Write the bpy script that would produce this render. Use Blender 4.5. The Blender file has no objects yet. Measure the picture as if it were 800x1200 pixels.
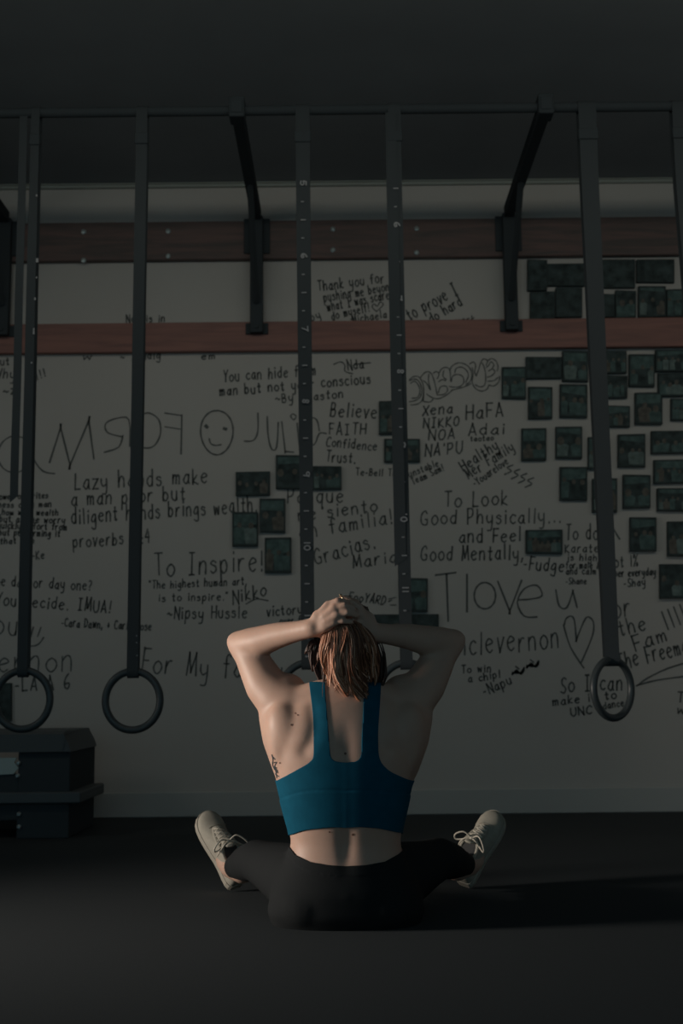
import bpy, math, random
import numpy as np
from mathutils import Vector, Matrix, noise
from mathutils.bvhtree import BVHTree
random.seed(7); np.random.seed(7)
SC = bpy.context.scene
COL = SC.collection
PI = math.pi

# ------------------------------------------------------------------ camera
FPX = 1431.0
PITCH, ROLL = math.radians(8.35), math.radians(-0.6)
CAMZ = 0.62
cam = bpy.data.objects.new('camera', bpy.data.cameras.new('camera'))
COL.objects.link(cam)
cam.matrix_world = Matrix.Translation((0, 0, CAMZ)) @ Matrix.Rotation(PI/2 + PITCH, 4, 'X') @ Matrix.Rotation(ROLL, 4, 'Z')
cam.data.sensor_fit = 'VERTICAL'; cam.data.sensor_height = 36.0; cam.data.sensor_width = 24.0
cam.data.lens = 36.0*FPX/1200.0
cam.data.dof.use_dof = True; cam.data.dof.focus_distance = 3.3; cam.data.dof.aperture_fstop = 4.0
cam.data.clip_start = 0.05
SC.camera = cam
CM = cam.matrix_world.copy(); CMI = CM.inverted()

def P(px, py, Y):
    """point of the place seen at photo position (px, py) at distance Y into the room"""
    d = CM.to_3x3() @ Vector(((px-400)/FPX, -(py-600)/FPX, -1.0))
    t = Y/d.y
    return Vector((d.x*t, Y, CAMZ + d.z*t))
def proj(v):
    c = CMI @ Vector(v)
    return (400 + FPX*c.x/-c.z, 600 - FPX*c.y/-c.z)

# ------------------------------------------------------------------ world, lights, exposure
w = bpy.data.worlds.new('dim_room_light'); SC.world = w; w.use_nodes = True
bg = w.node_tree.nodes['Background']
bg.inputs[0].default_value = (0.54, 0.95, 1.14, 1); bg.inputs[1].default_value = 0.31
def area(name, loc, target, sx, sy, power, col, spread=180):
    l = bpy.data.lights.new(name, 'AREA'); l.shape = 'RECTANGLE'; l.size = sx; l.size_y = sy
    l.energy = power; l.color = col; l.spread = math.radians(spread)
    o = bpy.data.objects.new(name, l); COL.objects.link(o)
    o.location = loc
    o.rotation_euler = (Vector(target)-Vector(loc)).to_track_quat('-Z', 'Y').to_euler()
    return o
area('doorway_daylight', (-3.9, 2.93, 0.88), (0, 3.27, 0.70), 0.55, 0.9, 17, (1.0, 0.89, 0.79), 58)
area('added_left_fill', (-3.3, 3.9, 2.2), (-0.4, 6.33, 1.2), 0.9, 0.7, 1.3, (1.0, 0.95, 0.85), 90)  # added lamp with no opening behind it, for back wall and bench shadow
area('added_wall_wash', (0.7, 3.5, 3.12), (0.7, 6.33, 2.05), 5.6, 0.12, 5.7, (1.0, 0.94, 0.80), 110)  # added unseen strip without a fixture, brightens the back wall
SC.view_settings.view_transform = 'Standard'; SC.view_settings.look = 'None'
SC.view_settings.gamma = 1.0; SC.view_settings.use_curve_mapping = False
SC.view_settings.exposure = 0.0

# ------------------------------------------------------------------ materials
def mat(name, col, rough=0.6, metal=0.0, var=0.0, scale=8.0, bump=0.0, bscale=60.0, spec=0.5, sss=0.0, sheen=0.0, col2=None):
    m = bpy.data.materials.new(name); m.use_nodes = True
    nt = m.node_tree; b = nt.nodes['Principled BSDF']
    b.inputs['Base Color'].default_value = (*col, 1); b.inputs['Roughness'].default_value = rough
    b.inputs['Metallic'].default_value = metal; b.inputs['Specular IOR Level'].default_value = spec
    if sss:
        b.inputs['Subsurface Weight'].default_value = sss; b.inputs['Subsurface Radius'].default_value = (0.012, 0.005, 0.003)
        b.inputs['Subsurface Scale'].default_value = 0.6
    if sheen: b.inputs['Sheen Weight'].default_value = sheen
    tc = nt.nodes.new('ShaderNodeTexCoord')
    if var or col2:
        n = nt.nodes.new('ShaderNodeTexNoise'); n.inputs['Scale'].default_value = scale; n.inputs['Detail'].default_value = 5
        nt.links.new(tc.outputs['Object'], n.inputs['Vector'])
        r = nt.nodes.new('ShaderNodeValToRGB')
        c2 = col2 or tuple(c*(1+var) for c in col)
        r.color_ramp.elements[0].position = .3; r.color_ramp.elements[1].position = .7
        r.color_ramp.elements[0].color = (*[c*(1-var) for c in col], 1); r.color_ramp.elements[1].color = (*c2, 1)
        nt.links.new(n.outputs['Fac'], r.inputs['Fac']); nt.links.new(r.outputs['Color'], b.inputs['Base Color'])
    if bump:
        n = nt.nodes.new('ShaderNodeTexNoise'); n.inputs['Scale'].default_value = bscale; n.inputs['Detail'].default_value = 4
        nt.links.new(tc.outputs['Object'], n.inputs['Vector'])
        bp = nt.nodes.new('ShaderNodeBump'); bp.inputs['Strength'].default_value = bump; bp.inputs['Distance'].default_value = 0.01
        nt.links.new(n.outputs['Fac'], bp.inputs['Height']); nt.links.new(bp.outputs['Normal'], b.inputs['Normal'])
    return m
def wood(name, a, b_, stretch=(1.2, 14, 14)):
    m = mat(name, a, 0.6)
    nt = m.node_tree; bs = nt.nodes['Principled BSDF']; tc = nt.nodes.new('ShaderNodeTexCoord')
    mp = nt.nodes.new('ShaderNodeMapping'); mp.inputs['Scale'].default_value = stretch
    n = nt.nodes.new('ShaderNodeTexNoise'); n.inputs['Scale'].default_value = 2.2; n.inputs['Detail'].default_value = 8; n.inputs['Distortion'].default_value = .8
    r = nt.nodes.new('ShaderNodeValToRGB'); r.color_ramp.elements[0].position = .32; r.color_ramp.elements[1].position = .68
    r.color_ramp.elements[0].color = (*b_, 1); r.color_ramp.elements[1].color = (*a, 1)
    nt.links.new(tc.outputs['Object'], mp.inputs['Vector']); nt.links.new(mp.outputs['Vector'], n.inputs['Vector'])
    nt.links.new(n.outputs['Fac'], r.inputs['Fac']); nt.links.new(r.outputs['Color'], bs.inputs['Base Color'])
    return m
M = dict(
    wall=mat('wall_paint', (0.50, 0.485, 0.455), .75, var=.04, scale=.9, bump=.05, bscale=120),
    black_paint=mat('black_ceiling_paint', (0.27, 0.295, 0.31), .95, var=.04, scale=3, spec=.1),
    rubber=mat('black_rubber_floor', (0.056, 0.064, 0.068), .95, var=.12, scale=300, bump=.1, bscale=300, spec=.08),
    trim=mat('grey_green_trim', (0.33, 0.36, 0.33), .5),
    base=mat('baseboard_paint', (0.45, 0.46, 0.44), .6),
    ink=mat('black_marker_ink', (0.075, 0.085, 0.082), .6),
    inkthin=mat('worn_marker_ink', (0.10, 0.11, 0.105), .5),
    white_ink=mat('wall_white_marker', (0.40, 0.41, 0.37), .7),
    redwood=wood('red_stained_wood', (0.33, 0.155, 0.125), (0.22, 0.11, 0.095)),
    darkwood=wood('dark_brown_wood', (0.17, 0.105, 0.095), (0.09, 0.075, 0.07)),  # darker red-brown tone for the upper board
    steel=mat('black_powder_coated_steel', (0.055, 0.066, 0.072), .8, spec=.08),
    bolt=mat('zinc_bolt', (0.45, 0.52, 0.52), .35, metal=.7),
    strap=mat('black_nylon_webbing', (0.058, 0.068, 0.073), .9, bump=.2, bscale=400, spec=.1),
    mark=mat('white_print', (0.30, 0.31, 0.32), .7),
    ring=mat('black_ring_plastic', (0.05, 0.062, 0.066), .38, spec=.5),
    vinyl=mat('black_vinyl', (0.085, 0.10, 0.105), .6, bump=.1, bscale=200),
    plate=mat('grey_green_plate', (0.42, 0.50, 0.48), .5),
    skin=mat('skin', (0.53, 0.345, 0.265), .5, var=.05, scale=14, bump=.05, bscale=500, spec=.35, sss=.12),
    nail=mat('nail', (0.55, 0.36, 0.30), .3),
    bra=mat('teal_stretch_fabric', (0.006, 0.080, 0.132), .85, var=.08, scale=40, bump=.1, bscale=900, spec=.08),
    leggings=mat('black_stretch_fabric', (0.019, 0.021, 0.022), .85, bump=.1, bscale=500, spec=.1),
    shoe=mat('beige_knit', (0.37, 0.345, 0.285), .85, var=.06, scale=60, bump=.15, bscale=700),
    sole=mat('cream_rubber', (0.37, 0.34, 0.28), .7),
    lining=mat('dark_shoe_lining', (0.05, 0.05, 0.05), .9),
    lace=mat('beige_lace', (0.52, 0.48, 0.40), .8),
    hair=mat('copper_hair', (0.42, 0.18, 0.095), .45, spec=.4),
    hairlit=mat('lit_copper_hair', (0.74, 0.44, 0.31), .45, spec=.4),
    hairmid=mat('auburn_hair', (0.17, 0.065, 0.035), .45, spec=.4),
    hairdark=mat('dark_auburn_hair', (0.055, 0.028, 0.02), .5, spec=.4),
    gold=mat('polished_gold', (0.85, 0.60, 0.38), .18, metal=1),
    tattoo=mat('tattoo_ink', (0.035, 0.045, 0.05), .5),
    mole=mat('mole', (0.13, 0.065, 0.045), .6),
    lip=mat('lip', (0.42, 0.17, 0.15), .45),
    eyewhite=mat('eye_white', (0.75, 0.73, 0.70), .25),
    iris=mat('iris', (0.06, 0.09, 0.10), .2),
    pdark=mat('photo_board_edge', (0.045, 0.06, 0.06), .8, spec=.15),
    pback=mat('photo_dark_background', (0.05, 0.07, 0.07), .7, var=.5, scale=22, spec=.15),
    pmid=mat('photo_teal_grey', (0.085, 0.135, 0.13), .7, var=.3, scale=30, spec=.15),
    plight=mat('photo_light_grey', (0.14, 0.19, 0.18), .7, var=.3, scale=30, spec=.15),
    pskin=mat('photo_figure', (0.12, 0.115, 0.10), .7, var=.3, scale=40, spec=.15),
)

# ------------------------------------------------------------------ helpers
class MB:
    def __init__(s): s.v = []; s.f = []; s.m = []; s.mi = 0
    def add(s, vs, fs):
        o = len(s.v); s.v += [tuple(v) for v in vs]
        s.f += [tuple(i+o for i in f) for f in fs]; s.m += [s.mi]*len(fs)
    def quad(s, *p): s.add(p, [tuple(range(len(p)))])
    def box(s, lo, hi, bev=0.0, mtx=None):
        x0, y0, z0 = lo; x1, y1, z1 = hi
        b = min(bev, (x1-x0)*.49, (y1-y0)*.49, (z1-z0)*.49)
        if b <= 0:
            vs = [(x, y, z) for z in (z0, z1) for y in (y0, y1) for x in (x0, x1)]
            fs = [(0,2,3,1), (4,5,7,6), (0,1,5,4), (2,6,7,3), (0,4,6,2), (1,3,7,5)]
        else:
            vs = []; idx = {}
            for i, x in enumerate((x0, x1)):
                for j, y in enumerate((y0, y1)):
                    for k, z in enumerate((z0, z1)):
                        sx, sy, sz = 1-2*i, 1-2*j, 1-2*k
                        idx[i,j,k] = len(vs)
                        vs += [(x, y+sy*b, z+sz*b), (x+sx*b, y, z+sz*b), (x+sx*b, y+sy*b, z)]
            fs = []
            g = lambda i,j,k,a: idx[i,j,k]+a
            for i in (0,1): fs.append((g(i,0,0,0), g(i,1,0,0), g(i,1,1,0), g(i,0,1,0)))
            for j in (0,1): fs.append((g(0,j,0,1), g(1,j,0,1), g(1,j,1,1), g(0,j,1,1)))
            for k in (0,1): fs.append((g(0,0,k,2), g(1,0,k,2), g(1,1,k,2), g(0,1,k,2)))
            for j in (0,1):
                for k in (0,1): fs.append((g(0,j,k,1), g(1,j,k,1), g(1,j,k,2), g(0,j,k,2)))
            for i in (0,1):
                for k in (0,1): fs.append((g(i,0,k,0), g(i,1,k,0), g(i,1,k,2), g(i,0,k,2)))
            for i in (0,1):
                for j in (0,1): fs.append((g(i,j,0,0), g(i,j,1,0), g(i,j,1,1), g(i,j,0,1)))
            for i in (0,1):
                for j in (0,1):
                    for k in (0,1): fs.append((g(i,j,k,0), g(i,j,k,1), g(i,j,k,2)))
        if mtx is not None: vs = [mtx @ Vector(v) for v in vs]
        s.add(vs, fs)
    def rings(s, rs, cap=True, close=False):
        n = len(rs[0]); vs = [p for r in rs for p in r]; fs = []
        m = len(rs)
        for i in range(m if close else m-1):
            a, b = i*n, ((i+1) % m)*n
            for j in range(n):
                k = (j+1) % n; fs.append((a+j, a+k, b+k, b+j))
        if cap and not close: fs += [tuple(range(n))[::-1], tuple(range((m-1)*n, m*n))]
        s.add(vs, fs)
    def tube(s, pts, rad, n=10, close=False, flat=1.0, round_ends=False, up=None):
        pts = [Vector(p) for p in pts]; m = len(pts)
        if not hasattr(rad, '__len__'): rad = [rad]*m
        rad = list(rad)
        if round_ends and not close:
            d0 = (pts[0]-pts[1]).normalized(); d1 = (pts[-1]-pts[-2]).normalized()
            A, RA, B, RB = [], [], [], []
            for a in (1.0, .92, .71, .38):
                A.append(pts[0]+d0*rad[0]*a*flat**.5); RA.append(rad[0]*max(.05, math.sqrt(max(0, 1-a*a))))
            for a in (.38, .71, .92, 1.0):
                B.append(pts[-1]+d1*rad[-1]*a*flat**.5); RB.append(rad[-1]*max(.05, math.sqrt(max(0, 1-a*a))))
            pts = A+pts+B; rad = RA+rad+RB; m = len(pts)
        rs = []; N = None
        for i in range(m):
            if close: t = pts[(i+1) % m]-pts[i-1]
            else: t = pts[min(i+1, m-1)]-pts[max(i-1, 0)]
            t = t.normalized() if t.length > 1e-9 else Vector((0,0,1))
            if N is None:
                N = Vector(up) if up is not None else (Vector((0,0,1)) if abs(t.z) < .9 else Vector((1,0,0)))
            N = (N - t*N.dot(t)); N = N.normalized() if N.length > 1e-6 else t.orthogonal().normalized()
            Bn = t.cross(N)
            rs.append([pts[i] + (N*math.cos(2*PI*j/n)*flat + Bn*math.sin(2*PI*j/n))*rad[i] for j in range(n)])
        s.rings(rs, True, close)
    def ell(s, c, r, rot=None, nu=20, nv=12):
        c = Vector(c); rs = []
        R = rot or Matrix.Identity(3)
        for i in range(nv+1):
            ph = -PI/2 + PI*min(max(i/nv, .004), .996)
            rs.append([c + R @ Vector((r[0]*math.cos(ph)*math.cos(2*PI*j/nu), r[1]*math.cos(ph)*math.sin(2*PI*j/nu), r[2]*math.sin(ph))) for j in range(nu)])
        s.rings(rs)
    def build(s, name, mats, parent=None, smooth=False, recalc=True):
        me = bpy.data.meshes.new(name); me.from_pydata([tuple(v) for v in s.v], [], s.f)
        if not isinstance(mats, (list, tuple)): mats = [mats]
        for m_ in mats: me.materials.append(m_)
        me.polygons.foreach_set('material_index', s.m)
        if recalc:
            import bmesh
            bm = bmesh.new(); bm.from_mesh(me); bmesh.ops.recalc_face_normals(bm, faces=bm.faces); bm.to_mesh(me); bm.free()
        if smooth: me.polygons.foreach_set('use_smooth', [True]*len(me.polygons))
        me.update()
        o = bpy.data.objects.new(name, me); COL.objects.link(o)
        if parent is not None: o.parent = parent; o.matrix_parent_inverse = Matrix.Translation(-parent.location)
        return o
def tag(o, label=None, cat=None, group=None, kind=None):
    for k, v in (('label', label), ('category', cat), ('group', group), ('kind', kind)):
        if v: o[k] = v
    return o
def empty(name, loc):
    o = bpy.data.objects.new(name, None); COL.objects.link(o); o.location = loc; o.empty_display_size = .1
    return o
def catmull(pts, k=4, closed=False):
    pts = [np.array(p, float) for p in pts]; n = len(pts)
    if n < 3: return pts
    out = []
    for i in range(n if closed else n-1):
        if closed: p0, p1, p2, p3 = pts[i-1], pts[i], pts[(i+1) % n], pts[(i+2) % n]
        else: p0, p1, p2, p3 = pts[max(i-1, 0)], pts[i], pts[i+1], pts[min(i+2, n-1)]
        for j in range(k):
            t = j/k
            out.append(.5*((2*p1) + (p2-p0)*t + (2*p0-5*p1+4*p2-p3)*t*t + (3*p1-p0-3*p2+p3)*t**3))
    if not closed: out.append(pts[-1])
    return out
def lerp(a, b, t): return a+(b-a)*t

# ------------------------------------------------------------------ room
YW = 6.33                                   # back wall
WZ = P(400, 214, YW).z                      # ceiling height at the wall
def W(px, py, d=0.0):                       # point on the back wall, d in front of it
    return P(px, py, YW-d)
b = MB(); b.box((-7, -3, -.05), (7, YW+.1, 0)); floor = tag(b.build('floor', M['rubber']), kind='structure')
b = MB(); b.box((-7, YW, 0), (7, YW+.12, WZ+.3)); wall = tag(b.build('wall_back', M['wall']), kind='structure')
b = MB(); b.box((-7, -3, WZ), (7, YW-.0005, WZ+.1)); tag(b.build('ceiling', M['black_paint']), kind='structure')
# left wall with the open doorway the daylight comes through
b = MB()
b.box((-3.6, -3, 0), (-3.45, 2.2, WZ)); b.box((-3.6, 3.5, 0), (-3.45, YW, WZ)); b.box((-3.6, 2.2, 2.2), (-3.45, 3.5, WZ))
tag(b.build('wall_left', M['black_paint']), kind='structure')
b = MB(); b.box((3.6, -3, 0), (3.75, YW, WZ)); tag(b.build('wall_right', M['black_paint']), kind='structure')
b = MB(); b.box((-3.45, YW-.018, 0), (3.6, YW, W(400, 926).z), .004); tag(b.build('baseboard_back', M['base']), kind='structure')
b = MB(); b.box((-3.45, YW-.022, W(400, 219).z), (3.6, YW, WZ-.002), .004)
b.box((-3.45, YW-.035, W(400, 216).z), (3.6, YW, WZ-.002), .003); tag(b.build('trim_1', M['trim']), kind='structure')

# ------------------------------------------------------------------ handwriting: a single-stroke marker alphabet
G = {}
def glyphs(txt):
    for line in txt.strip().splitlines():
        ch, wd, rest = line.split(' ', 2)
        st = []
        for s in rest.split():
            st.append([(int(s[i])*.1, (ord(s[i+1])-101)*.1) for i in range(0, len(s), 2)])
        G[ch] = (int(wd)*.1, st)
glyphs('''
a 6 5j3k1i0g1f3e5h 5k5f6e
b 6 0o0e 0h2k4j5h4f2e0g
c 5 5j3k1j0h1f3e5f
d 6 5j3k1j0h1f3e5g 5o5e
e 6 0h5i5j3k1j0h1f3e5f
f 5 5n4o2n2k2e 0k4k
g 6 5j3k1i0g1f3f5h 5k5c4a2a0b
h 6 0o0e 0h2k4k5i5e
i 2 1k1e 1m1n
j 4 3k3c2a0b 3m3n
k 5 0o0e 4k0g0g5e
l 2 1o1e
m 7 0k0e 0i2k3i3e 3i5k6i6e
n 6 0k0e 0i2k4k5i5e
o 6 3k1j0h1f3e5f6h5j3k
p 6 0k0a 0i2k4k5h4f2e0g
q 6 5j3k1j0h1f3e5g 5k5a6b
r 5 0k0e 0h2k4k
s 5 4j2k0j1i4h4f2e0f
t 5 2n2f3e4f 0k4k
u 6 0k0g2e4e5g 5k5e
v 5 0k2e2e5k
w 7 0k1e1e3j3j5e5e6k
x 5 0k5e 5k0e
y 6 0k0h2f4g 5k5d4a1a
z 5 0k5k5k0e0e5e
A 6 0e3o3o6e 1h5h
B 6 0o0e 0o3o4m3j0j 0j4j5h4e0e
C 6 6m4o1m0i1f4e6f
D 6 0o0e 0o4n6j4f0e
E 5 5o0o0o0e0e5e 0j4j
F 5 0e0o0o5o 0j4j
G 7 6m4o1m0i1f4e6f6i6i4i
H 6 0o0e 6o6e 0j6j
I 6 3o3e 1o5o 1e5e
J 6 4o4g2e0f 2o6o
K 6 0o0e 5o0i0i6e
L 5 0o0e0e5e
M 7 0e1o1o3g3g6o6o7e
N 6 0e0o0o6e6e6o
O 6 3o1n0j1f3e5f6j5n3o
P 6 0o0e 0o4o5m4j0i
Q 6 3o1n0j1f3e5f6j5n3o 4g7d
R 6 0o0e 0o4o5m4j0i 2i6e
S 5 5n3o1n1k4i5g3e0f
T 6 3o3e 0o6o
U 6 0o0h2e4e6h6o
V 6 0o3e3e6o
W 8 0o2e2e4l4l6e6e8o
X 6 0o6e 6o0e
Y 6 0o3j3j6o 3j3e
Z 6 0o6o6o0e0e6e
0 5 3o1n0j1f3e4f5j4n3o
1 2 1o1e
2 5 0m2o4m3j0e0e5e
3 5 0n3o4m2j4h3f0e
4 5 3o0i0i5i 4m4e
5 5 5o1o1o0j3k5h3e0f
6 5 4o1l0h1f3e5g4i1h
7 5 0o5o5o2e
8 5 3j1l2o4n4l1h1f3e4g3j
9 5 5n2o0m2j5m5n4e
! 2 1o1h 1f1e
. 2 1e1f
, 2 1f0c
' 2 1o1m
" 3 0o0m 2o2m
- 4 0i3i
~ 6 0i2j4h6i
? 5 0n2o4n4l2i2h 2f2e
# 6 2o1e 5o4e 0l6l 0h6h
+ 5 2k2f 0h4h
: 2 1j1i 1f1e
% 6 6o0e 1o0m1l2m1o 5h4f5e6f5h
& 6 6e1m2o4n0g2e5h
/ 4 0e4o
* 3 0h3h
''')
class Pen:
    """collects ribbons of ink lying on the wall"""
    def __init__(s, depth=.0016): s.b = MB(); s.d = depth
    def stroke(s, pts, wpx=1.8, smooth=True, closed=False, k=3):
        if wpx < 4: wpx *= .86
        if smooth: pts = catmull(pts, k, closed)
        pts = [np.array(p, float) for p in pts]
        q = [pts[0]]
        for p in pts[1:]:
            if np.linalg.norm(p-q[-1]) > .15: q.append(p)
        if len(q) == 1: q.append(q[0]+np.array([wpx*.8, .3]))
        n = len(q); L = []; R = []
        for i in range(n):
            if closed: t = q[(i+1) % n]-q[i-1]
            else: t = q[min(i+1, n-1)]-q[max(i-1, 0)]
            t = t/max(1e-6, np.linalg.norm(t)); nn = np.array([-t[1], t[0]])
            ww = wpx*.5*(1+.18*math.sin(i*1.7+q[0][0]))
            c = q[i]
            if not closed and i == 0: c = c-t*ww*.6
            if not closed and i == n-1: c = c+t*ww*.6
            L.append(W(*(c+nn*ww), s.d)); R.append(W(*(c-nn*ww), s.d))
        fs = [(2*i, 2*i+1, 2*i+3, 2*i+2) for i in range(n-1)]
        if closed: fs.append((2*n-2, 2*n-1, 1, 0))
        s.b.add([p for lr in zip(L, R) for p in lr], fs)
    def text(s, t, x0, y0, x1, y1, cap, w=1.7, slant=.08, jit=.05, gap=.32):
        tot = sum((G[c][0] if c in G else .45)+gap for c in t)-gap
        d = np.array([x1-x0, y1-y0], float); Lg = np.linalg.norm(d); d = d/Lg
        up = np.array([d[1], -d[0]])
        if up[1] > 0: up = -up
        sx = Lg/tot; x = 0
        for c in t:
            if c not in G: x += .45+gap; continue
            gw, st = G[c]; oy = random.uniform(-jit, jit)*cap; sc = 1+random.uniform(-.07, .07); sl = slant+random.uniform(-.06, .06)
            for ln in st:
                pts = [np.array([x0, y0])+d*((x+gx+sl*gy)*sx) + up*(gy*cap*sc+oy) for gx, gy in ln]
                s.stroke(pts, w, len(pts) > 2)
            x += gw+gap
    def done(s, label=None, m='ink'):
        o = s.b.build('handwriting', M[m], wall, recalc=False)
        if label: o['label'] = label
        return o
def note(lines, label=None, m='ink', **kw):
    p = Pen()
    for ln in lines:
        t, x0, y0, x1, y1, cap = ln[:6]; ww = ln[6] if len(ln) > 6 else 1.8
        p.text(t, x0, y0, x1, y1, cap, ww, **kw)
    return p.done(label, m)

# the writing on the wall
note([('Lazy hands make', 88, 573, 243, 566, 19, 2.2), ('a man poor but', 84, 593, 217, 586, 17, 2.2),
      ('diligent hands brings wealth.', 84, 614, 301, 599, 18, 2.2), ('proverbs 10:4', 86, 642, 175, 636, 15, 2.1)])
note([('the power of writes', -22, 586, 56, 584, 7, 1.9), ('kindness of a man', -20, 595, 60, 594, 7, 1.9), ('it is how with wealth', -20, 603, 68, 604, 7, 1.9),
      ('who but a fine worry', -22, 611, 76, 613, 8, 1.9), ('you quickly effort from', -22, 619, 78, 621, 8, 1.9), ('who but performing it', -20, 627, 70, 629, 8, 1.9),
      ('got that man', -20, 637, 40, 637, 7, 1.9)], slant=.12)
note([('-Ke', 38, 656, 52, 655, 10, 1.8)])
note([('one day or day one?', -12, 686, 107, 692, 12, 1.9), ('You decide. IMUA!', -5, 709, 129, 718, 14, 2.1)])
p = Pen(); p.text('you', -22, 743, 20, 743, 26, 2.0)
p.stroke([(39, 735), (36, 746)], 2); p.stroke([(48, 735), (44, 746)], 2); p.stroke([(30, 752), (36, 757), (45, 755), (51, 747)], 2); p.done()
note([('-Cara Dawn, + Carla Rose', 72, 734, 177, 739, 10, 1.8)])
note([('nclevernon', -85, 790, 85, 786, 28, 2.0), ('-LA A 6', 18, 810, 81, 807, 17, 2.2)])
note([('For My family', 166, 788, 330, 798, 26, 2.1)])
note([('To Inspire!', 182, 675, 308, 669, 25, 2.3), ('"The highest human art,', 175, 690, 289, 685, 9, 1.7), ('is to inspire."', 186, 705, 267, 703, 9, 1.7),
      ('~Nipsy Hussle', 196, 725, 289, 724, 14, 2.0)])
note([('Nikko', 273, 708, 312, 698, 15, 2.1)], slant=.3)
p = Pen(); p.stroke([(288, 708), (300, 702), (314, 704)], 1.6); p.done()
note([('victory', 313, 722, 354, 719, 12, 2.0), ('over fear', 328, 732, 366, 729, 9, 1.7)])
p = Pen(); p.text('FooYARD', 408, 703, 450, 709, 10, 1.9, slant=.2)
p.stroke([(455, 705), (459, 703)], 1.8); p.stroke([(457, 709), (464, 709)], 1.6); p.stroke([(455, 702), (464, 700)], 1.4); p.done()
# big reversed letters, the face and JULIA
p = Pen()
p.stroke([(35, 533), (31, 516), (16, 511), (3, 518), (-3, 534), (4, 549), (18, 554), (31, 547), (35, 531)], 2.0)
p.stroke([(35, 520), (39, 537), (50, 552), (64, 555)], 2.2)
p.stroke([(58, 542), (71, 501), (71, 501), (82, 545), (82, 545), (104, 493), (104, 493), (110, 538)], 2.4)
p.stroke([(152, 523), (151, 492), (138, 490), (124, 496), (126, 507), (144, 512)], 2.0); p.stroke([(144, 510), (139, 524), (122, 530)], 2.0)
p.stroke([(166, 486), (175, 484), (186, 492), (188, 508), (181, 522), (170, 525), (158, 519), (154, 505), (158, 490), (168, 485)], 2.1)
p.stroke([(213, 486), (212, 532)], 2.2); p.stroke([(213, 487), (193, 484)], 1.8); p.stroke([(211, 503), (193, 500)], 1.8)
p.done('large letters FORM written backwards in black marker')
p = Pen()
p.stroke([(254+19*math.cos(a)*(1-.08*math.sin(a)), 507+26*math.sin(a)) for a in [i*PI/8-1.5 for i in range(17)]], 2.2)
p.stroke([(241, 499), (243, 501)], 4.0); p.stroke([(262, 502), (265, 503)], 4.0)
p.stroke([(245, 514), (247, 520), (253, 522), (259, 521)], 2.0); p.done('oval smiling face drawn in black marker')
p = Pen()
p.stroke([(302, 484), (302, 505), (297, 516), (286, 517)], 2.0); p.stroke([(313, 488), (314, 510), (318, 526), (324, 524), (326, 495)], 2.2)
p.stroke([(330, 494), (334, 529), (334, 529), (344, 530)], 2.0); p.stroke([(348, 496), (351, 528)], 2.0)
p.stroke([(341, 489), (344, 492), (347, 488), (343, 485), (340, 488)], 1.8)
p.stroke([(374, 505), (371, 492), (362, 490), (355, 503), (358, 519), (368, 521), (374, 508), (382, 508)], 2.0); p.done()
note([('You can hide from', 262, 447, 370, 440, 13, 2.0), ('man but not your conscious', 258, 464, 434, 449, 12, 2.2), ('~By Bhaston', 323, 472, 402, 466, 10, 2.0)])
p = Pen(); p.text('Nda', 408, 434, 426, 431, 11, 1.9); p.stroke([(391, 427), (399, 424), (404, 428), (404, 435), (413, 438)], 1.8); p.stroke([(416, 427), (434, 425)], 1.7); p.done()
note([('Believe', 387, 488, 441, 490, 16, 2.2), ('FAITH', 386, 509, 428, 509, 13, 2.0), ('Confidence', 382, 523, 441, 528, 11, 1.9), ('Trust.', 382, 541, 416, 543, 13, 2.0)])
note([('Te-Bell Tn', 417, 557, 464, 558, 8, 1.8)])
note([('unstable', 480, 559, 514, 546, 8, 1.7), ('Team Sam!', 484, 568, 520, 551, 8, 1.7)])
note([('Porque', 337, 590, 402, 588, 17, 2.2), ('me siento', 350, 611, 442, 599, 15, 2.2), ('en familia!', 352, 632, 460, 613, 17, 2.2),
      ('Gracias.', 370, 662, 440, 642, 19, 2.2), ('Maria', 414, 666, 465, 658, 14, 2.2)])
p = Pen()
for a in (('Thank you for', 373, 341, 450, 331, 12, 1.9), ('pushing me beyond', 380, 354, 461, 340, 11, 1.8), ('what I was scared', 384, 365, 461, 349, 11, 1.8), ('do myself!', 389, 375, 433, 365, 10, 1.8), ('Michaela', 413, 379, 453, 372, 9, 1.8)): p.text(*a)
p.stroke([(441, 365), (436, 360), (438, 356), (442, 359), (445, 354), (449, 357), (441, 365)], 1.6); p.done()
note([('to prove I', 480, 375, 537, 345, 15, 2.2), ('do hard', 506, 379, 542, 357, 12, 2.1), ('work', 534, 378, 556, 376, 6, 1.6)])
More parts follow.
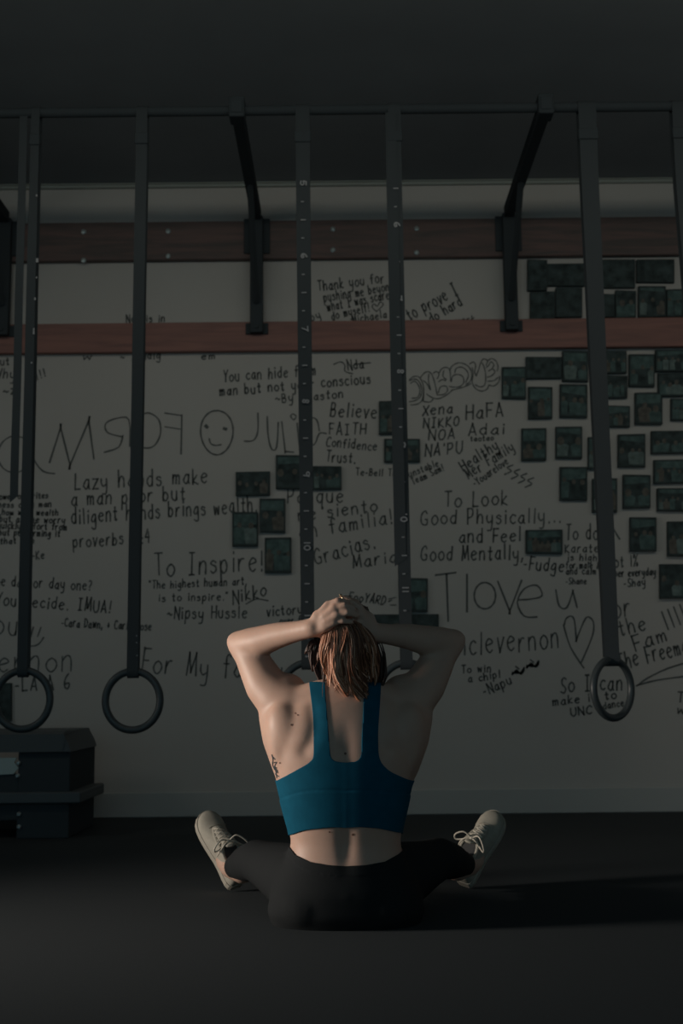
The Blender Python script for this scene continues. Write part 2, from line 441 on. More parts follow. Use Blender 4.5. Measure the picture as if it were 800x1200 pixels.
# bubble-letter piece: wide rounded letters with an outline
p = Pen()
BUB = [[(30, 235), (60, 210), (105, 212), (135, 265), (142, 330), (128, 395), (90, 425), (40, 430)], [(38, 262), (70, 245), (100, 275), (112, 325), (95, 370), (50, 378)],
       [(30, 405), (70, 398), (112, 372), (128, 320), (110, 255), (75, 228), (32, 240)],
       [(120, 212), (150, 178), (185, 172), (212, 205), (232, 275), (248, 352)], [(182, 188), (180, 245), (196, 312)], [(138, 240), (165, 262), (192, 312)], [(142, 330), (138, 402)],
       [(165, 345), (205, 372), (255, 382), (305, 362), (350, 330), (362, 312)], [(138, 402), (190, 408), (215, 385)],
       [(215, 185), (240, 168), (262, 190), (248, 225)], [(262, 180), (285, 145), (325, 138), (348, 165), (352, 245)], [(248, 352), (300, 348), (328, 318), (318, 285), (280, 285), (262, 310), (258, 335)],
       [(258, 250), (285, 232), (312, 240)], [(300, 160), (292, 205), (318, 232)],
       [(345, 160), (365, 125), (410, 102), (460, 110), (500, 140), (518, 195), (505, 245), (470, 272)], [(358, 248), (368, 205), (410, 192), (448, 210), (455, 255), (425, 285), (380, 292), (340, 285)],
       [(385, 180), (395, 145), (440, 135), (480, 165), (490, 205), (470, 255)], [(362, 315), (420, 300), (470, 285), (512, 262)],
       [(500, 110), (530, 95), (548, 120), (540, 170), (552, 205)], [(520, 140), (528, 190), (520, 250), (545, 300), (590, 322), (635, 308), (650, 275)], [(552, 205), (572, 150), (590, 98), (612, 130), (626, 200), (620, 270), (585, 290), (545, 272)],
       [(590, 90), (612, 70), (640, 85), (628, 120)], [(640, 88), (670, 68), (705, 85), (722, 130), (715, 165)], [(628, 140), (650, 120), (668, 92), (690, 118), (672, 150)], [(648, 165), (680, 150), (698, 175), (668, 205), (640, 212)], [(650, 275), (690, 282), (728, 250), (735, 205)], [(642, 245), (690, 240), (722, 215)]]
for st in BUB: p.stroke([(475+x*.15, 410+y*.15) for x, y in st], 1.6)
p.done('rounded bubble-letter graffiti outlined in black')
note([('Xena', 495, 487, 530, 484, 12, 2.2), ('NIKKO', 496, 502, 537, 499, 11, 2.2), ('NOA', 502, 516, 532, 514, 11, 2.2), ("NA'PU", 498, 534, 541, 531, 13, 2.3)], slant=.15)
note([('HaFA', 546, 491, 589, 488, 16, 2.3), ('Adai', 549, 510, 591, 508, 13, 2.2), ('taotao', 551, 517, 578, 516, 6, 1.7), ('Healthy', 543, 552, 585, 526, 13, 2.2), ('Mer Family', 549, 561, 603, 527, 12, 2.0), ('-Youarelove', 557, 570, 596, 543, 9, 1.7)])
p = Pen()
for k in range(4):
    ox, oy = 594+k*8, 551+k*5
    p.stroke([(ox+7, oy-6), (ox, oy-3), (ox+5, oy+1), (ox-3, oy+5)], 2.1)
p.done()
note([('To Look', 521, 594, 594, 592, 18, 2.2), ('Good Physically...', 493, 615, 657, 612, 17, 2.1), ('and Feel', 538, 636, 610, 634, 16, 2.2), ('Good Mentally,', 493, 657, 613, 655, 17, 2.2), ('-Fudge', 613, 667, 660, 670, 15, 2.2)])
note([('To do a', 663, 633, 716, 632, 17, 2.0), ('Karate', 662, 648, 701, 647, 10, 1.7), ('is high', 665, 657, 699, 657, 8, 1.7), ('for male &', 663, 666, 702, 666, 8, 1.7), ('and calm', 663, 673, 698, 673, 8, 1.7), ('-Shane', 663, 685, 687, 684, 7, 1.6)])
note([('ot 1%', 720, 665, 747, 663, 13, 1.9), ('per everyday', 720, 676, 768, 674, 9, 1.9), ('-Shay', 731, 688, 756, 686, 9, 1.8)])
p = Pen(); p.stroke([(716, 607), (719, 620), (726, 632)], 2.2); p.done()
p = Pen()
p.stroke([(510, 674), (534, 671)], 2.2); p.stroke([(523, 672), (525, 728)], 2.4); p.stroke([(547, 673), (547, 717)], 2.4)
p.stroke([(568+12.5*math.cos(a), 698+15.5*math.sin(a)) for a in [i*PI/7-1.4 for i in range(15)]], 2.3)
p.stroke([(583, 681), (597, 716), (597, 716), (611, 680)], 2.3)
p.stroke([(608, 703), (622, 702), (635, 698), (629, 686), (614, 690), (606, 706), (614, 722), (629, 723)], 2.2)
p.stroke([(651, 691), (655, 710), (664, 712), (671, 693), (671, 693), (676, 712)], 2.3); p.done('large thin words I love u in black marker')
p = Pen(); p.stroke([(661, 732), (663, 725), (669, 722), (673, 728), (675, 750), (675, 750), (684, 728), (689, 723), (695, 729), (694, 745), (681, 776)], 2.1)
p.stroke([(660, 732), (668, 758), (684, 783)], 2.0); p.done('large heart drawn in black marker')
note([('nclevernon', 537, 768, 655, 760, 27, 2.1)])
p = Pen(); p.text('To win', 541, 789, 575, 787, 9, 1.8); p.text('a chip!', 549, 800, 586, 794, 9, 1.8); p.text('-Napu', 568, 815, 600, 801, 11, 1.9)
for cx, cy in ((607, 788), (624, 780)):
    for k in range(5): p.stroke([(cx-7, cy+3-k*.8), (cx-2, cy-3+k), (cx+3, cy+2-k*.5), (cx+7, cy-2-k)], 2.2)
    p.stroke([(cx-3, cy-7), (cx+1, cy-4)], 1.8)
p.done()
note([('So I can', 657, 812, 729, 808, 19, 2.2), ('make it to', 648, 827, 722, 818, 10, 2.0), ('UNC', 669, 839, 693, 836, 9, 2.2), ('dance', 707, 831, 731, 827, 8, 1.7)])
note([('For', 708, 725, 739, 722, 24, 2.1), ('the', 727, 746, 757, 737, 19, 2.2), ('Fam', 745, 763, 782, 750, 18, 2.2), ('The Freeman', 726, 785, 815, 763, 20, 2.2)])
p = Pen()
for k in range(4): p.stroke([(775+k*7, 717-k*3), (783+k*7, 738-k*3)], 2.1)
p.stroke([(820, 772), (783, 783), (758, 795), (747, 803), (747, 803), (770, 797), (815, 791)], 2.2); p.done()
note([('To W', 793, 822, 835, 824, 12, 2.0), ('wa', 793, 836, 815, 838, 10, 2.0)])
note([('but', -6, 428, 11, 427, 9, 1.9), ('Why', -6, 443, 17, 444, 12, 1.9), ('!!!', 43, 445, 54, 441, 9, 1.9), ('~z', 4, 463, 18, 461, 10, 2.2)])
note([('Noa is in', 148, 378, 193, 377, 9, 1.9), ('~ I Haig', 141, 423, 188, 420, 10, 1.9), ('em', 236, 421, 252, 420, 8, 1.9), ('w', 97, 421, 108, 421, 7, 1.9)])
note([('by', 365, 376, 376, 372, 10, 1.8)])

# ------------------------------------------------------------------ red wooden boards along the wall
def board(name, yl, yr, yb_l, m, label, bolts):
    z1 = W(400, yl).z; z0 = W(400, yb_l).z
    b = MB(); b.box((-3.4, YW-.042, z0), (3.55, YW-.004, z1), .004)
    o = tag(b.build(name, m), label, 'board')
    for px, py in bolts:
        c = W(px, py, .042); bb = MB()
        bb.tube([c+Vector((0, .001, 0)), c+Vector((0, -.006, 0)), c+Vector((0, -.009, 0))], [.016, .014, .006], 6)
        bb.build('bolt_head', M['bolt'], o)
    return o
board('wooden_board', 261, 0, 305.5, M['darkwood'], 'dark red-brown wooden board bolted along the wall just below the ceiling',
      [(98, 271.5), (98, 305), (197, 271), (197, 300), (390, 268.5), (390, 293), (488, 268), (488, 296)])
board('wooden_board', 378.5, 0, 412.5, M['redwood'], 'narrower red wooden board running along the wall above the handwriting', [])

# ------------------------------------------------------------------ wall-mounted pull-up rig
BARY, BARZ = 5.06, P(400, 262, YW).z+.02
rig = tag(empty('pull_up_rig', (0, YW-.05, BARZ)), 'black steel pull-up rig with bracket arms bolted to the wall boards', 'pull-up rig')
b = MB(); b.tube([(x, BARY, BARZ) for x in np.linspace(-3.3, 3.3, 5)], .021, 14); b.build('pull_up_bar', M['steel'], rig, smooth=True)
YF = YW-.042
for px in (-285, 7, 301, 596, 890):
    a = P(px, 300, YF); x = a.x
    ztop, zbot = P(400, 255, YF).z, P(400, 391, YF).z
    b = MB(); b.box((x-.034, YF-.05, zbot), (x+.034, YF-.001, ztop), .004)
    b.box((x-.06, YF-.012, zbot), (x+.06, YF-.001, zbot+.06), .003); b.box((x-.07, YF-.012, ztop-.2), (x+.07, YF-.001, ztop-.005), .003)
    o = b.build('upright_bracket', M['steel'], rig)
    for dz in (.03, ):
        bb = MB(); bb.tube([(x, YF-.049, zbot+dz), (x, YF-.058, zbot+dz)], .013, 6); bb.build('bolt_head', M['steel'], o)
    b = MB(); b.box((x-.026, BARY-.05, BARZ-.03), (x+.026, YF-.049, BARZ+.03), .003)
    b.box((x-.034, BARY-.045, BARZ-.045), (x+.034, BARY+.045, BARZ+.045), .004); b.build('arm', M['steel'], rig)
    b = MB(); c0 = Vector((x, YF-.06, zbot+.16)); c1 = Vector((x, YF-.5, BARZ-.02))
    b.tube([c0, c1], .016, 4); b.build('brace', M['steel'], rig)

# ------------------------------------------------------------------ gymnastic rings hanging from the bar
def ring_set(label, pxt, pxb, yring, w, rx=.112, rz=.119, tail=None, marks=None, yaw=0.0, show=True, w2=None, scuffs=()):
    """band from the bar at photo column pxt down to a ring at column pxb"""
    yb = BARY
    xt, xb = P(pxt, 214, yb), P(pxb, yring-36, yb)
    top = Vector((lerp(xt.x, xb.x, 0), yb, BARZ)); cz = P(pxb, yring, yb).z
    x0 = xb.x
    root = tag(empty('gymnastic_ring', (x0, yb, BARZ)), label, 'gymnastic ring', 'gymnastic rings hanging from the rig')
    r = .0155
    ztop = cz+rz
    def xa(z): return lerp(xb.x, xt.x, max(0, min(1, (z-ztop)/(xt.z-ztop))))
    def band(yo, ztop_, zbot, ww0, ww1, nm, side=0.0, cut=0.0, rip=.002):
        b = MB(); n = 26; rs = []
        for i in range(n+1):
            z = lerp(ztop_, zbot, i/n); ww = lerp(ww0, ww1, i/n)*.5
            x = xa(z)+side; y = yb+yo+rip*math.sin(i*.55+side*40)
            ca = cut if i == n else 0
            rs.append([(x-ww, y-.0013, z-ca), (x+ww, y-.0013, z+ca), (x+ww, y+.0013, z+ca), (x-ww, y+.0013, z-ca)])
        b.rings(rs); return b
    w1 = w2 or w
    b = band(-.0235, BARZ, cz+rz, w, w1, 'strap')
    rs = []
    for i in range(9):                                          # the loop over the bar
        a = PI*i/8
        rs.append([(xt.x+sx*w*.5, yb-math.cos(a)*(.0235+ro), BARZ+math.sin(a)*(.0235+ro)) for sx, ro in ((-1, .0013), (1, .0013), (1, -.0013), (-1, -.0013))])
    b.rings(rs)
    bb = band(.0235, BARZ, cz+rz+.01, w, w1, 'strap'); b.v, b.f, b.m = b.v+bb.v, b.f+[tuple(i+len(b.v) for i in f) for f in bb.f], b.m+bb.m
    rs = []
    for i in range(9):                                          # the loop under the ring's rim
        a = PI*i/8
        rs.append([(x0+sx*w1*.5, yb-math.cos(a)*(.0205+ro), cz+rz+.004-math.sin(a)*(.031+ro)) for sx, ro in ((-1, .0013), (1, .0013), (1, -.0013), (-1, -.0013))])
    b.rings(rs)
    st = b.build('strap', M['strap'], root)
    if tail:
        sx, zb, tw, cut = tail
        ztl = P(pxt, zb, yb).z
        b = band(-.029, BARZ-.03, ztl, tw, tw, 'tail', side=sx, cut=cut, rip=.003); b.build('loose_tail', M['strap'], root)
    if marks:
        yy = yb-.031
        n0, y0, dy, k0, k1 = marks
        for k in range(k0, k1+1):
            z = P(pxt, y0+k*dy, yb).z; cx = xa(z); b = MB()
            if k % 4 == 0:
                s_ = str(n0+k//4); zc = z+len(s_)*.011
                for c in s_:
                    gw, stx = G[c]
                    for ln in stx:
                        pts = [np.array((cx-.010+gy*.024, zc-gx*.036)) for gx, gy in ln]
                        if len(pts) > 2: pts = catmull(pts, 3)
                        for p0, p1 in zip(pts[:-1], pts[1:]):
                            t = p1-p0; L = np.linalg.norm(t)
                            if L < 1e-6: continue
                            nn = np.array([-t[1], t[0]])/L*.0028; ee = t/L*.0020
                            b.add([(q_[0], yy-2e-5*len(b.f), q_[1]) for q_ in (p0+nn-ee, p0-nn-ee, p1-nn+ee, p1+nn+ee)], [(0, 1, 2, 3)])
                    zc -= gw*.036+.008
                b.build('printed_number', M['mark'], st, recalc=False)
            else:
                hw = .011 if k % 2 == 0 else .006; cx -= 0 if k % 2 == 0 else .003
                b.add([(cx-hw, yy, z-.0026), (cx+hw, yy, z-.0026), (cx+hw, yy, z+.0026), (cx-hw, yy, z+.0026)], [(0, 1, 2, 3)])
                b.build('printed_tick', M['mark'], st, recalc=False)
    if scuffs:
        for (spx, spy, hw, hh) in scuffs:
            b = MB(); c = P(spx, spy, yb-.031); b.add([(c.x-hw, c.y, c.z-hh), (c.x+hw, c.y, c.z-hh), (c.x+hw*.7, c.y, c.z+hh), (c.x-hw*.8, c.y, c.z+hh)], [(0, 1, 2, 3)])
            b.build('scuff', M['mark'], st, recalc=False)
    b = MB(); cy, sy = math.cos(yaw), math.sin(yaw)
    b.tube([(x0+rx*math.cos(t)*cy, yb+rx*math.cos(t)*sy, cz+(rz)*math.sin(t)) for t in [2*PI*i/48 for i in range(48)]], r, 14, close=True)
    b.build('ring', M['ring'], root, smooth=True)
    b = MB(); b.box((xt.x-w*.5-.004, yb-.031, BARZ-.16), (xt.x+w*.5+.004, yb-.0185, BARZ-.11), .003)
    b.mi = 0; b.build('buckle', M['steel'], root)
    return root
ring_set('black gymnastic ring on a strap with a loose tail, hanging above the padded bench', 41, 27.5, 820, .037, tail=(-.049, 586, .034, .014), w2=.043,
         scuffs=[(43, 229, .004, .005), (43.5, 305, .006, .009), (43, 325, .003, .004), (41, 350, .004, .006), (39.5, 388, .004, .014), (37, 425, .004, .004)])
ring_set('black gymnastic ring hanging over the words For My, clear of the bench', 166, 156, 821, .050, w2=.046,
         scuffs=[(160, 753, .002, .003), (160.5, 768, .002, .003), (160, 745, .002, .003)])
ring_set('gymnastic ring on a number-printed strap, behind the lit arm of the person', 355, 361, 811, .062, w2=.054, marks=(7, 388, 21.2, -8, 18))
ring_set('gymnastic ring on a number-printed strap with loose tail, behind the shaded raised arm', 463, 476, 811, .056, w2=.050, marks=(8, 438, 21.4, -10, 14), tail=(-.016, 660, .048, .016))
ring_set('turned black gymnastic ring hanging over the words So I can', 690, 716, 807, .078, w2=.058, rx=.112, yaw=.62)
ring_set('black gymnastic ring strap at the edge of the photo by the print wall', 798, 843, 807, .060, w2=.056)

# ------------------------------------------------------------------ photo prints on the wall
def photo_print(rect, label, style=0, group='photo prints on the handwriting wall'):
    x0, y0, x1, y1 = rect
    a, c = W(x0, y0, 0), W(x1, y1, 0)
    A, B_, C, D = W(x0, y0, .022), W(x1, y0+random.uniform(-.8, .8), .022), W(x1, y1, .022), W(x0, y1+random.uniform(-.8, .8), .022)
    b = MB(); off = Vector((0, .0215, 0)); pts = [A, B_, C, D]
    b.rings([[v+off for v in pts], pts]); o = b.build('photo_print', M['pdark'])
    tag(o, label, 'photo print', group)
    # the picture: dark scene with a row of people in it
    b = MB(); rnd = random.Random(int(x0*7+y0*13))
    def pt(u, v, d=.0005): 
        p_ = A.lerp(B_, u).lerp(D.lerp(C, u), v); return p_+Vector((0, -d, 0))
    m = .035
    b.mi = 0; b.add([pt(m, m), pt(1-m, m), pt(1-m, 1-m), pt(m, 1-m)], [(0, 1, 2, 3)])
    asp = (x1-x0)/(y1-y0)
    if style in (0, 2):
        b.mi = 1; hz = rnd.uniform(.2, .45)
        if rnd.random() < .6 or style == 2: b.add([pt(m*2, m*2, .0008), pt(1-m*2, m*2, .0008), pt(1-m*2, hz, .0008), pt(m*2, hz+rnd.uniform(-.1, .1), .0008)], [(0, 1, 2, 3)])
        n = rnd.randint(2, 3) if asp < 1 else rnd.randint(4, 6)
        for i in range(n):
            cx = (i+.5+rnd.uniform(-.2, .2))/n; top = rnd.uniform(.3, .5); hw = .56/n*rnd.uniform(.85, 1.15); hr = hw*rnd.uniform(.36, .46)
            b.mi = rnd.choice((1, 2, 3, 0, 1)); d = .001+.0002*i
            sh = top+hr*2.0*asp
            b.add([pt(max(.05, cx-hw*.62), sh, d), pt(min(.95, cx+hw*.62), sh, d), pt(min(.95, cx+hw), sh+.06, d), pt(min(.95, cx+hw*.8), .93, d), pt(max(.05, cx-hw*.8), .93, d), pt(max(.05, cx-hw), sh+.06, d)], [tuple(range(6))])
            b.mi = 3; b.add([pt(min(.95, max(.05, cx+hr*math.cos(t))), top+hr*asp*1.2*(1+math.sin(t)), d+.0001) for t in [2*PI*k/10 for k in range(10)]], [tuple(range(10))])
    b.build('picture', [M['pback'], M['pmid'], M['plight'], M['pskin']], o, recalc=False)
    return o
PR = [
 ((276, 553, 316, 580), 'wide group photo print left of the number strap, above the word wealth', 0),
 ((323, 533, 356, 573), 'upright photo print under the drawn name with U, overlapped by the number strap', 0),
 ((366, 546, 400, 573), 'wide photo print under the word Trust, right beside the number strap', 0),
 ((304, 584, 334, 624), 'upright photo print beside the word Porque, higher of the pair by the word wealth', 2),
 ((272, 600, 302, 640), 'upright photo print under the word wealth, above the exclamation of To Inspire', 2),
 ((310, 630, 341, 671), 'upright photo print just right of To Inspire', 0),
 ((444, 470, 472, 508), 'upright photo print right of the word Believe, behind a strap', 0),
 ((450, 514, 492, 541), 'wide photo print right of the word Confidence, crossed by a strap', 2),
 ((469, 677, 501, 717), 'upright photo print behind a strap, left of the words I love u', 2),
 ((438, 720, 514, 748), 'wide print behind the raised arm of the person, only its top showing', 0),
 ((616, 621, 659, 649), 'wide print above the word Fudge, right of and Feel', 0),
 ((-18, 800, 13, 845), 'dark flat panel seen through the ring above the padded bench', 1),  # plain dark panel without figures
 ((588, 430, 616, 467), 'upright photo print right of the bubble graffiti', 0),
 ((616, 418, 658, 443), 'wide photo print under the red board, up and right of the bubble graffiti', 1),
 ((659, 411, 689, 447), 'upright photo print touching the red board, left of the turned ring strap', 0),
 ((619, 453, 647, 490), 'upright photo print with a pale top, right of the word HaFA', 2),
 ((656, 450, 688, 489), 'upright photo print left of the turned ring strap, second below the red board', 0),
 ((611, 502, 640, 539), 'upright greenish photo print right of the words Mer Family', 2),
 ((651, 500, 682, 537), 'upright photo print left of the turned ring strap, third below the red board', 2),
 ((656, 547, 688, 586), 'upright photo print left of the turned ring strap, above and right of Physically', 2),
 ((689, 512, 714, 550), 'upright photo print mostly hidden by the turned ring strap, upper of two', 0),
 ((694, 561, 723, 600), 'upright photo print mostly hidden by the turned ring strap, lower of two', 0),
 ((707, 411, 734, 437), 'small photo print touching the red board, right of the turned ring strap', 0),
 ((709, 440, 735, 466), 'small photo print right of the turned ring strap, second below the red board', 0),
 ((711, 475, 738, 500), 'small photo print right of the turned ring strap, third below the red board', 0),
 ((737, 415, 767, 453), 'upright photo print under the red board, second column right of the turned strap', 0),
 ((768, 410, 805, 435), 'wide photo print touching the red board at the edge of the photo', 0),
 ((771, 437, 808, 464), 'wide photo print at the edge of the photo, second below the red board', 0),
 ((744, 460, 776, 497), 'upright photo print, second below the red board in the second column right of the strap', 0),
 ((786, 467, 816, 493), 'small print at the edge of the photo, third below the red board', 0),
 ((724, 509, 756, 547), 'upright photo print beside the turned strap, level with the word Adai', 0),
 ((763, 505, 806, 531), 'wide dark photo print at the edge, fourth below the red board', 0),
 ((766, 539, 806, 566), 'wide pale-figured photo print at the edge, fifth below the red board', 2),
 ((730, 556, 762, 595), 'upright photo print with one bright figure, right of the turned strap', 2),
 ((770, 572, 806, 599), 'wide photo print at the edge, sixth below the red board', 2),
 ((738, 606, 769, 646), 'upright greenish photo print above the marker writing with 1 percent', 2),
 ((782, 611, 812, 652), 'upright photo print at the edge, seventh below the red board', 0),
 ((773, 661, 812, 701), 'lowest photo print at the edge, above the words The Fam', 0),
 ((618, 304, 641, 340), 'narrow dark photo print right of the rig bracket, upper row between the boards', 1),
 ((641, 309, 685, 335), 'wide dark photo print left of the strap, upper row between the boards', 1),
 ((703, 304, 744, 337), 'wide dark photo print right of the strap, upper row between the boards', 1),
 ((746, 304, 790, 331), 'wide dark photo print in the upper row between the boards, by the edge strap', 1),
 ((621, 342, 650, 375), 'dark photo print right of the rig bracket, lower row between the boards', 1),
 ((651, 337, 682, 371), 'dark photo print left of the strap, lower row between the boards', 1),
 ((702, 344, 720, 371), 'small dark photo print right against the strap, lower row between the boards', 1),
 ((721, 340, 745, 372), 'photo print with pale figures, lower row between the boards', 0),
 ((748, 335, 780, 371), 'photo print with dark figures on grey, lower row between the boards', 2),
 ((781, 339, 808, 371), 'photo print at the edge, lower row between the boards', 2),
]
for r_, l_, s_ in PR: photo_print(r_, l_, s_)

# ------------------------------------------------------------------ padded bench machine by the wall, left
YB = 5.45
def PB(px, py, Y=YB): return P(px, py, Y)
x1 = PB(82, 900).x; xl = PB(0, 900).x-1.1
bench = tag(empty('padded_bench', ((x1+xl)/2, YB+.25, 0)), 'black padded steel bench standing against the wall under a hanging ring', 'bench')
zt, zp = PB(50, 857).z, PB(50, 881).z
b = MB()                                     # pad with a sloping chamfer at its end
ye = YB+.55
prof = [(xl, zp), (PB(84, 881).x, zp), (PB(81, 872).x, zp+.035), (PB(75, 858).x, zt), (xl, zt)]
b.rings([[(x, YB-.02, z*1.0 if z < zt else z-.012) for x, z in prof], [(x, YB+.02, z) for x, z in prof], [(x, ye-.02, z) for x, z in prof], [(x, ye, z if z < zt else z-.012) for x, z in prof]])
pad = b.build('pad', M['vinyl'], bench)
b = MB(); xs = PB(75, 860).x
b.tube([(xs, YB-.021, zp+.004), (xs+.008, YB-.021, (zp+zt)/2), (xs+.002, YB-.021, zt-.014), (xs+.03, YB+.2, zt+.001)], .003, 6); b.build('piping', M['vinyl'], pad)
zb0, zb1 = PB(50, 941).z, PB(50, 928).z
b = MB(); b.box((PB(21, 900).x, YB, .0), (x1, YB+.54, zp), .004); b.build('end_panel', M['steel'], bench)
b = MB(); b.box((xl, YB-.03, zb0), (PB(96, 935).x, YB+.5, zb1), .005); b.build('crossbar', M['vinyl'], bench)
b = MB(); b.box((xl, YB+.005, PB(10, 907).z-.2), (PB(21, 900).x+.01, YB+.045, PB(10, 907).z), .004); b.build('front_rail', M['steel'], bench)
b = MB()
pl = [PB(-8, 888), PB(20, 888), PB(17, 893), PB(22, 900), PB(16, 907), PB(-8, 908)]
b.rings([[v+Vector((0, -.004, 0)) for v in pl], [v+Vector((0, .006, 0)) for v in pl]]); b.build('guard_plate', M['plate'], bench)['label'] = 'pale grey-green plate in the gap under the pad'
for px, py in ((22, 894), (21, 909), (22.5, 954), (22.5, 969)):
    c = PB(px, py); bb = MB(); bb.tube([c+Vector((0, .002, 0)), c+Vector((0, -.008, 0)), c+Vector((0, -.012, 0))], [.0105, .010, .005], 8); bb.build('bolt_head', M['bolt'], bench)
b = MB(); b.box((xl, YB, 0), (xl+.06, YB+.05, zp), .004); b.build('leg', M['steel'], bench)
b = MB(); b.box((xl, YB+.42, 0), (xl+.06, YB+.47, zp), .004); b.build('leg', M['steel'], bench)

# ------------------------------------------------------------------ the person
exec_person = True
D0 = 3.38
def B(px, py, Y): return P(px, py, Y)
bod = MB()
# --- torso: rings (photo row, left edge, right edge, back depth, front depth)
TR = [(1085, 322, 490, 3.33, 3.58), (1065, 314, 497, 3.295, 3.60), (1040, 320, 490, 3.285, 3.59), (1015, 331, 478, 3.300, 3.565), (1000, 338, 471, 3.310, 3.545),
      (985, 341, 469, 3.312, 3.535), (970, 338, 471, 3.305, 3.535), (945, 331, 477, 3.290, 3.545), (915, 324, 483, 3.275, 3.555), (890, 318, 488, 3.268, 3.560),
      (865, 315, 491, 3.268, 3.555), (845, 320, 488, 3.275, 3.545), (828, 331, 478, 3.288, 3.525), (815, 347, 463, 3.305, 3.49), (806, 366, 444, 3.325, 3.45)]
rs = []
NR = 48
for (py, l, r_, yb, yf) in TR:
    ym = (yb+yf)/2; L = B(l, py, ym); R = B(r_, py, ym); c = (L+R)/2; hw = (R.x-L.x)/2; hd = (yf-yb)/2
    ring = []
    for j in range(NR):
        a = 2*PI*j/NR; ca, sa = math.cos(a), math.sin(a); e = .82
        x = math.copysign(abs(ca)**e, ca)*hw; y = math.copysign(abs(sa)**e, sa)*hd
        ring.append((c.x+x, ym+y, c.z + (0.0)))
    rs.append(ring)
bod.rings(rs)
# --- neck and head
C7 = B(404, 822, 3.385); HC = B(406, 757, 3.43)
bod.tube([C7+Vector((0, .0, -.05)), C7, lerp(C7, HC, .5), HC], [.075, .062, .054, .052], 20)
HR = Matrix.Rotation(math.radians(-22), 3, 'X')     # head bowed forward
bod.ell(HC+HR@Vector((0, .0, .018)), (.076, .094, .098), HR, 28, 18)
bod.ell(HC+HR@Vector((0, .030, -.045)), (.056, .066, .072), HR, 24, 14)
bod.ell(HC+HR@Vector((0, .083, -.105)), (.022, .016, .017), HR)                 # chin
bod.tube([HC+HR@Vector((0, .090, .012)), HC+HR@Vector((0, .106, -.018)), HC+HR@Vector((0, .112, -.034))], [.008, .011, .013], 12, round_ends=True)   # nose
for s in (-1, 1):
    bod.ell(HC+HR@Vector((s*.011, .103, -.035)), (.009, .010, .008), HR)
    bod.ell(HC+HR@Vector((s*.078, .004, -.018)), (.010, .019, .030), HR)           # ears
    bod.ell(HC+HR@Vector((s*.034, .078, -.025)), (.025, .022, .020), HR)           # cheeks
    bod.ell(HC+HR@Vector((s*.030, .084, .022)), (.026, .012, .008), HR)            # brow
# --- shoulders, shoulder blades and back muscle
def arm_pts(pts): return [B(*p) for p in pts]
for s in (-1, 1):
    m = lambda px: px if s < 0 else 810-px
    # shoulder blade, turned out by the raised arm
    bod.ell(B(m(338), 858, 3.343), (.056, .044, .084), Matrix.Rotation(s*.35, 3, 'Y'))
    bod.ell(B(m(328), 868, 3.376), (.040, .065, .10), Matrix.Rotation(s*.22, 3, 'Y'))
    # lat edge running to the arm
    bod.tube([B(m(352), 940, 3.40), B(m(338), 900, 3.40), B(m(331), 866, 3.395), B(m(327), 838, 3.405)], [.028, .044, .056, .058], 16, round_ends=True)
    # trapezius
    bod.tube([B(m(396), 812, 3.36), B(m(375), 816, 3.365), B(m(348), 826, 3.38)], [.045, .046, .050], 16, round_ends=True)
    # columns of muscle beside the spine
    bod.tube([B(m(388), 1025, 3.345), B(m(387), 990, 3.352), B(m(384), 950, 3.338), B(m(384), 900, 3.318), B(m(386), 850, 3.325)], [.034, .036, .038, .038, .034], 14, round_ends=True)
    # chest
    bod.ell(B(m(368), 895, 3.535), (.066, .055, .062))
    # seat
    bod.ell(B(m(362), 1056, 3.42), (.098, .125, .078))
# --- arms: photo positions with depth
ARM = {-1: dict(sh=(342, 827, 3.40), el=(281, 754, 3.47), wr=(365, 736, 3.300)),
        1: dict(sh=(465, 829, 3.40), el=(530, 752, 3.47), wr=(436, 741, 3.335))}
armpos = {}
for s in (-1, 1):
    a = ARM[s]; S, E, Wr = B(*a['sh']), B(*a['el']), B(*a['wr'])
    armpos[s] = (S, E, Wr)
    up = [lerp(S, E, t) for t in (0, .2, .42, .62, .82, 1.0)]
    o_ = Vector((s*.006, 0, -.006))
    up[1] += o_*2.0; up[2] += o_*2.2; up[3] += o_
    bod.tube(up, [.070, .066, .059, .052, .044, .038], 20, round_ends=True)
    bod.ell(lerp(S, E, .10)+Vector((s*.002, .012, .012)), (.062, .066, .062))       # deltoid
    fo = [lerp(E, Wr, t) for t in (0, .14, .32, .55, .8, 1.0)]
    fo[1] += Vector((0, 0, -.004)); fo[2] += Vector((0, .0, -.006))
    bod.tube(fo, [.037, .043, .0435, .037, .0295, .027], 18, round_ends=True)
    bod.ell(E+Vector((s*.012, .006, .006)), (.028, .030, .028))                     # elbow
# --- hands.  knuckles, finger joints in photo position and depth
def finger(pts, r0, r1):
    q = [B(*p) for p in pts]; n = len(q)
    mid = []; rad = []
    for i in range(n):
        t = i/(n-1); mid.append(q[i]); rad.append(lerp(r0, r1, t))
        if i < n-1: mid.append(lerp(q[i], q[i+1], .5)); rad.append(lerp(r0, r1, t+.5/(n-1))*.93)
    bod.tube(mid, rad, 12, round_ends=True)
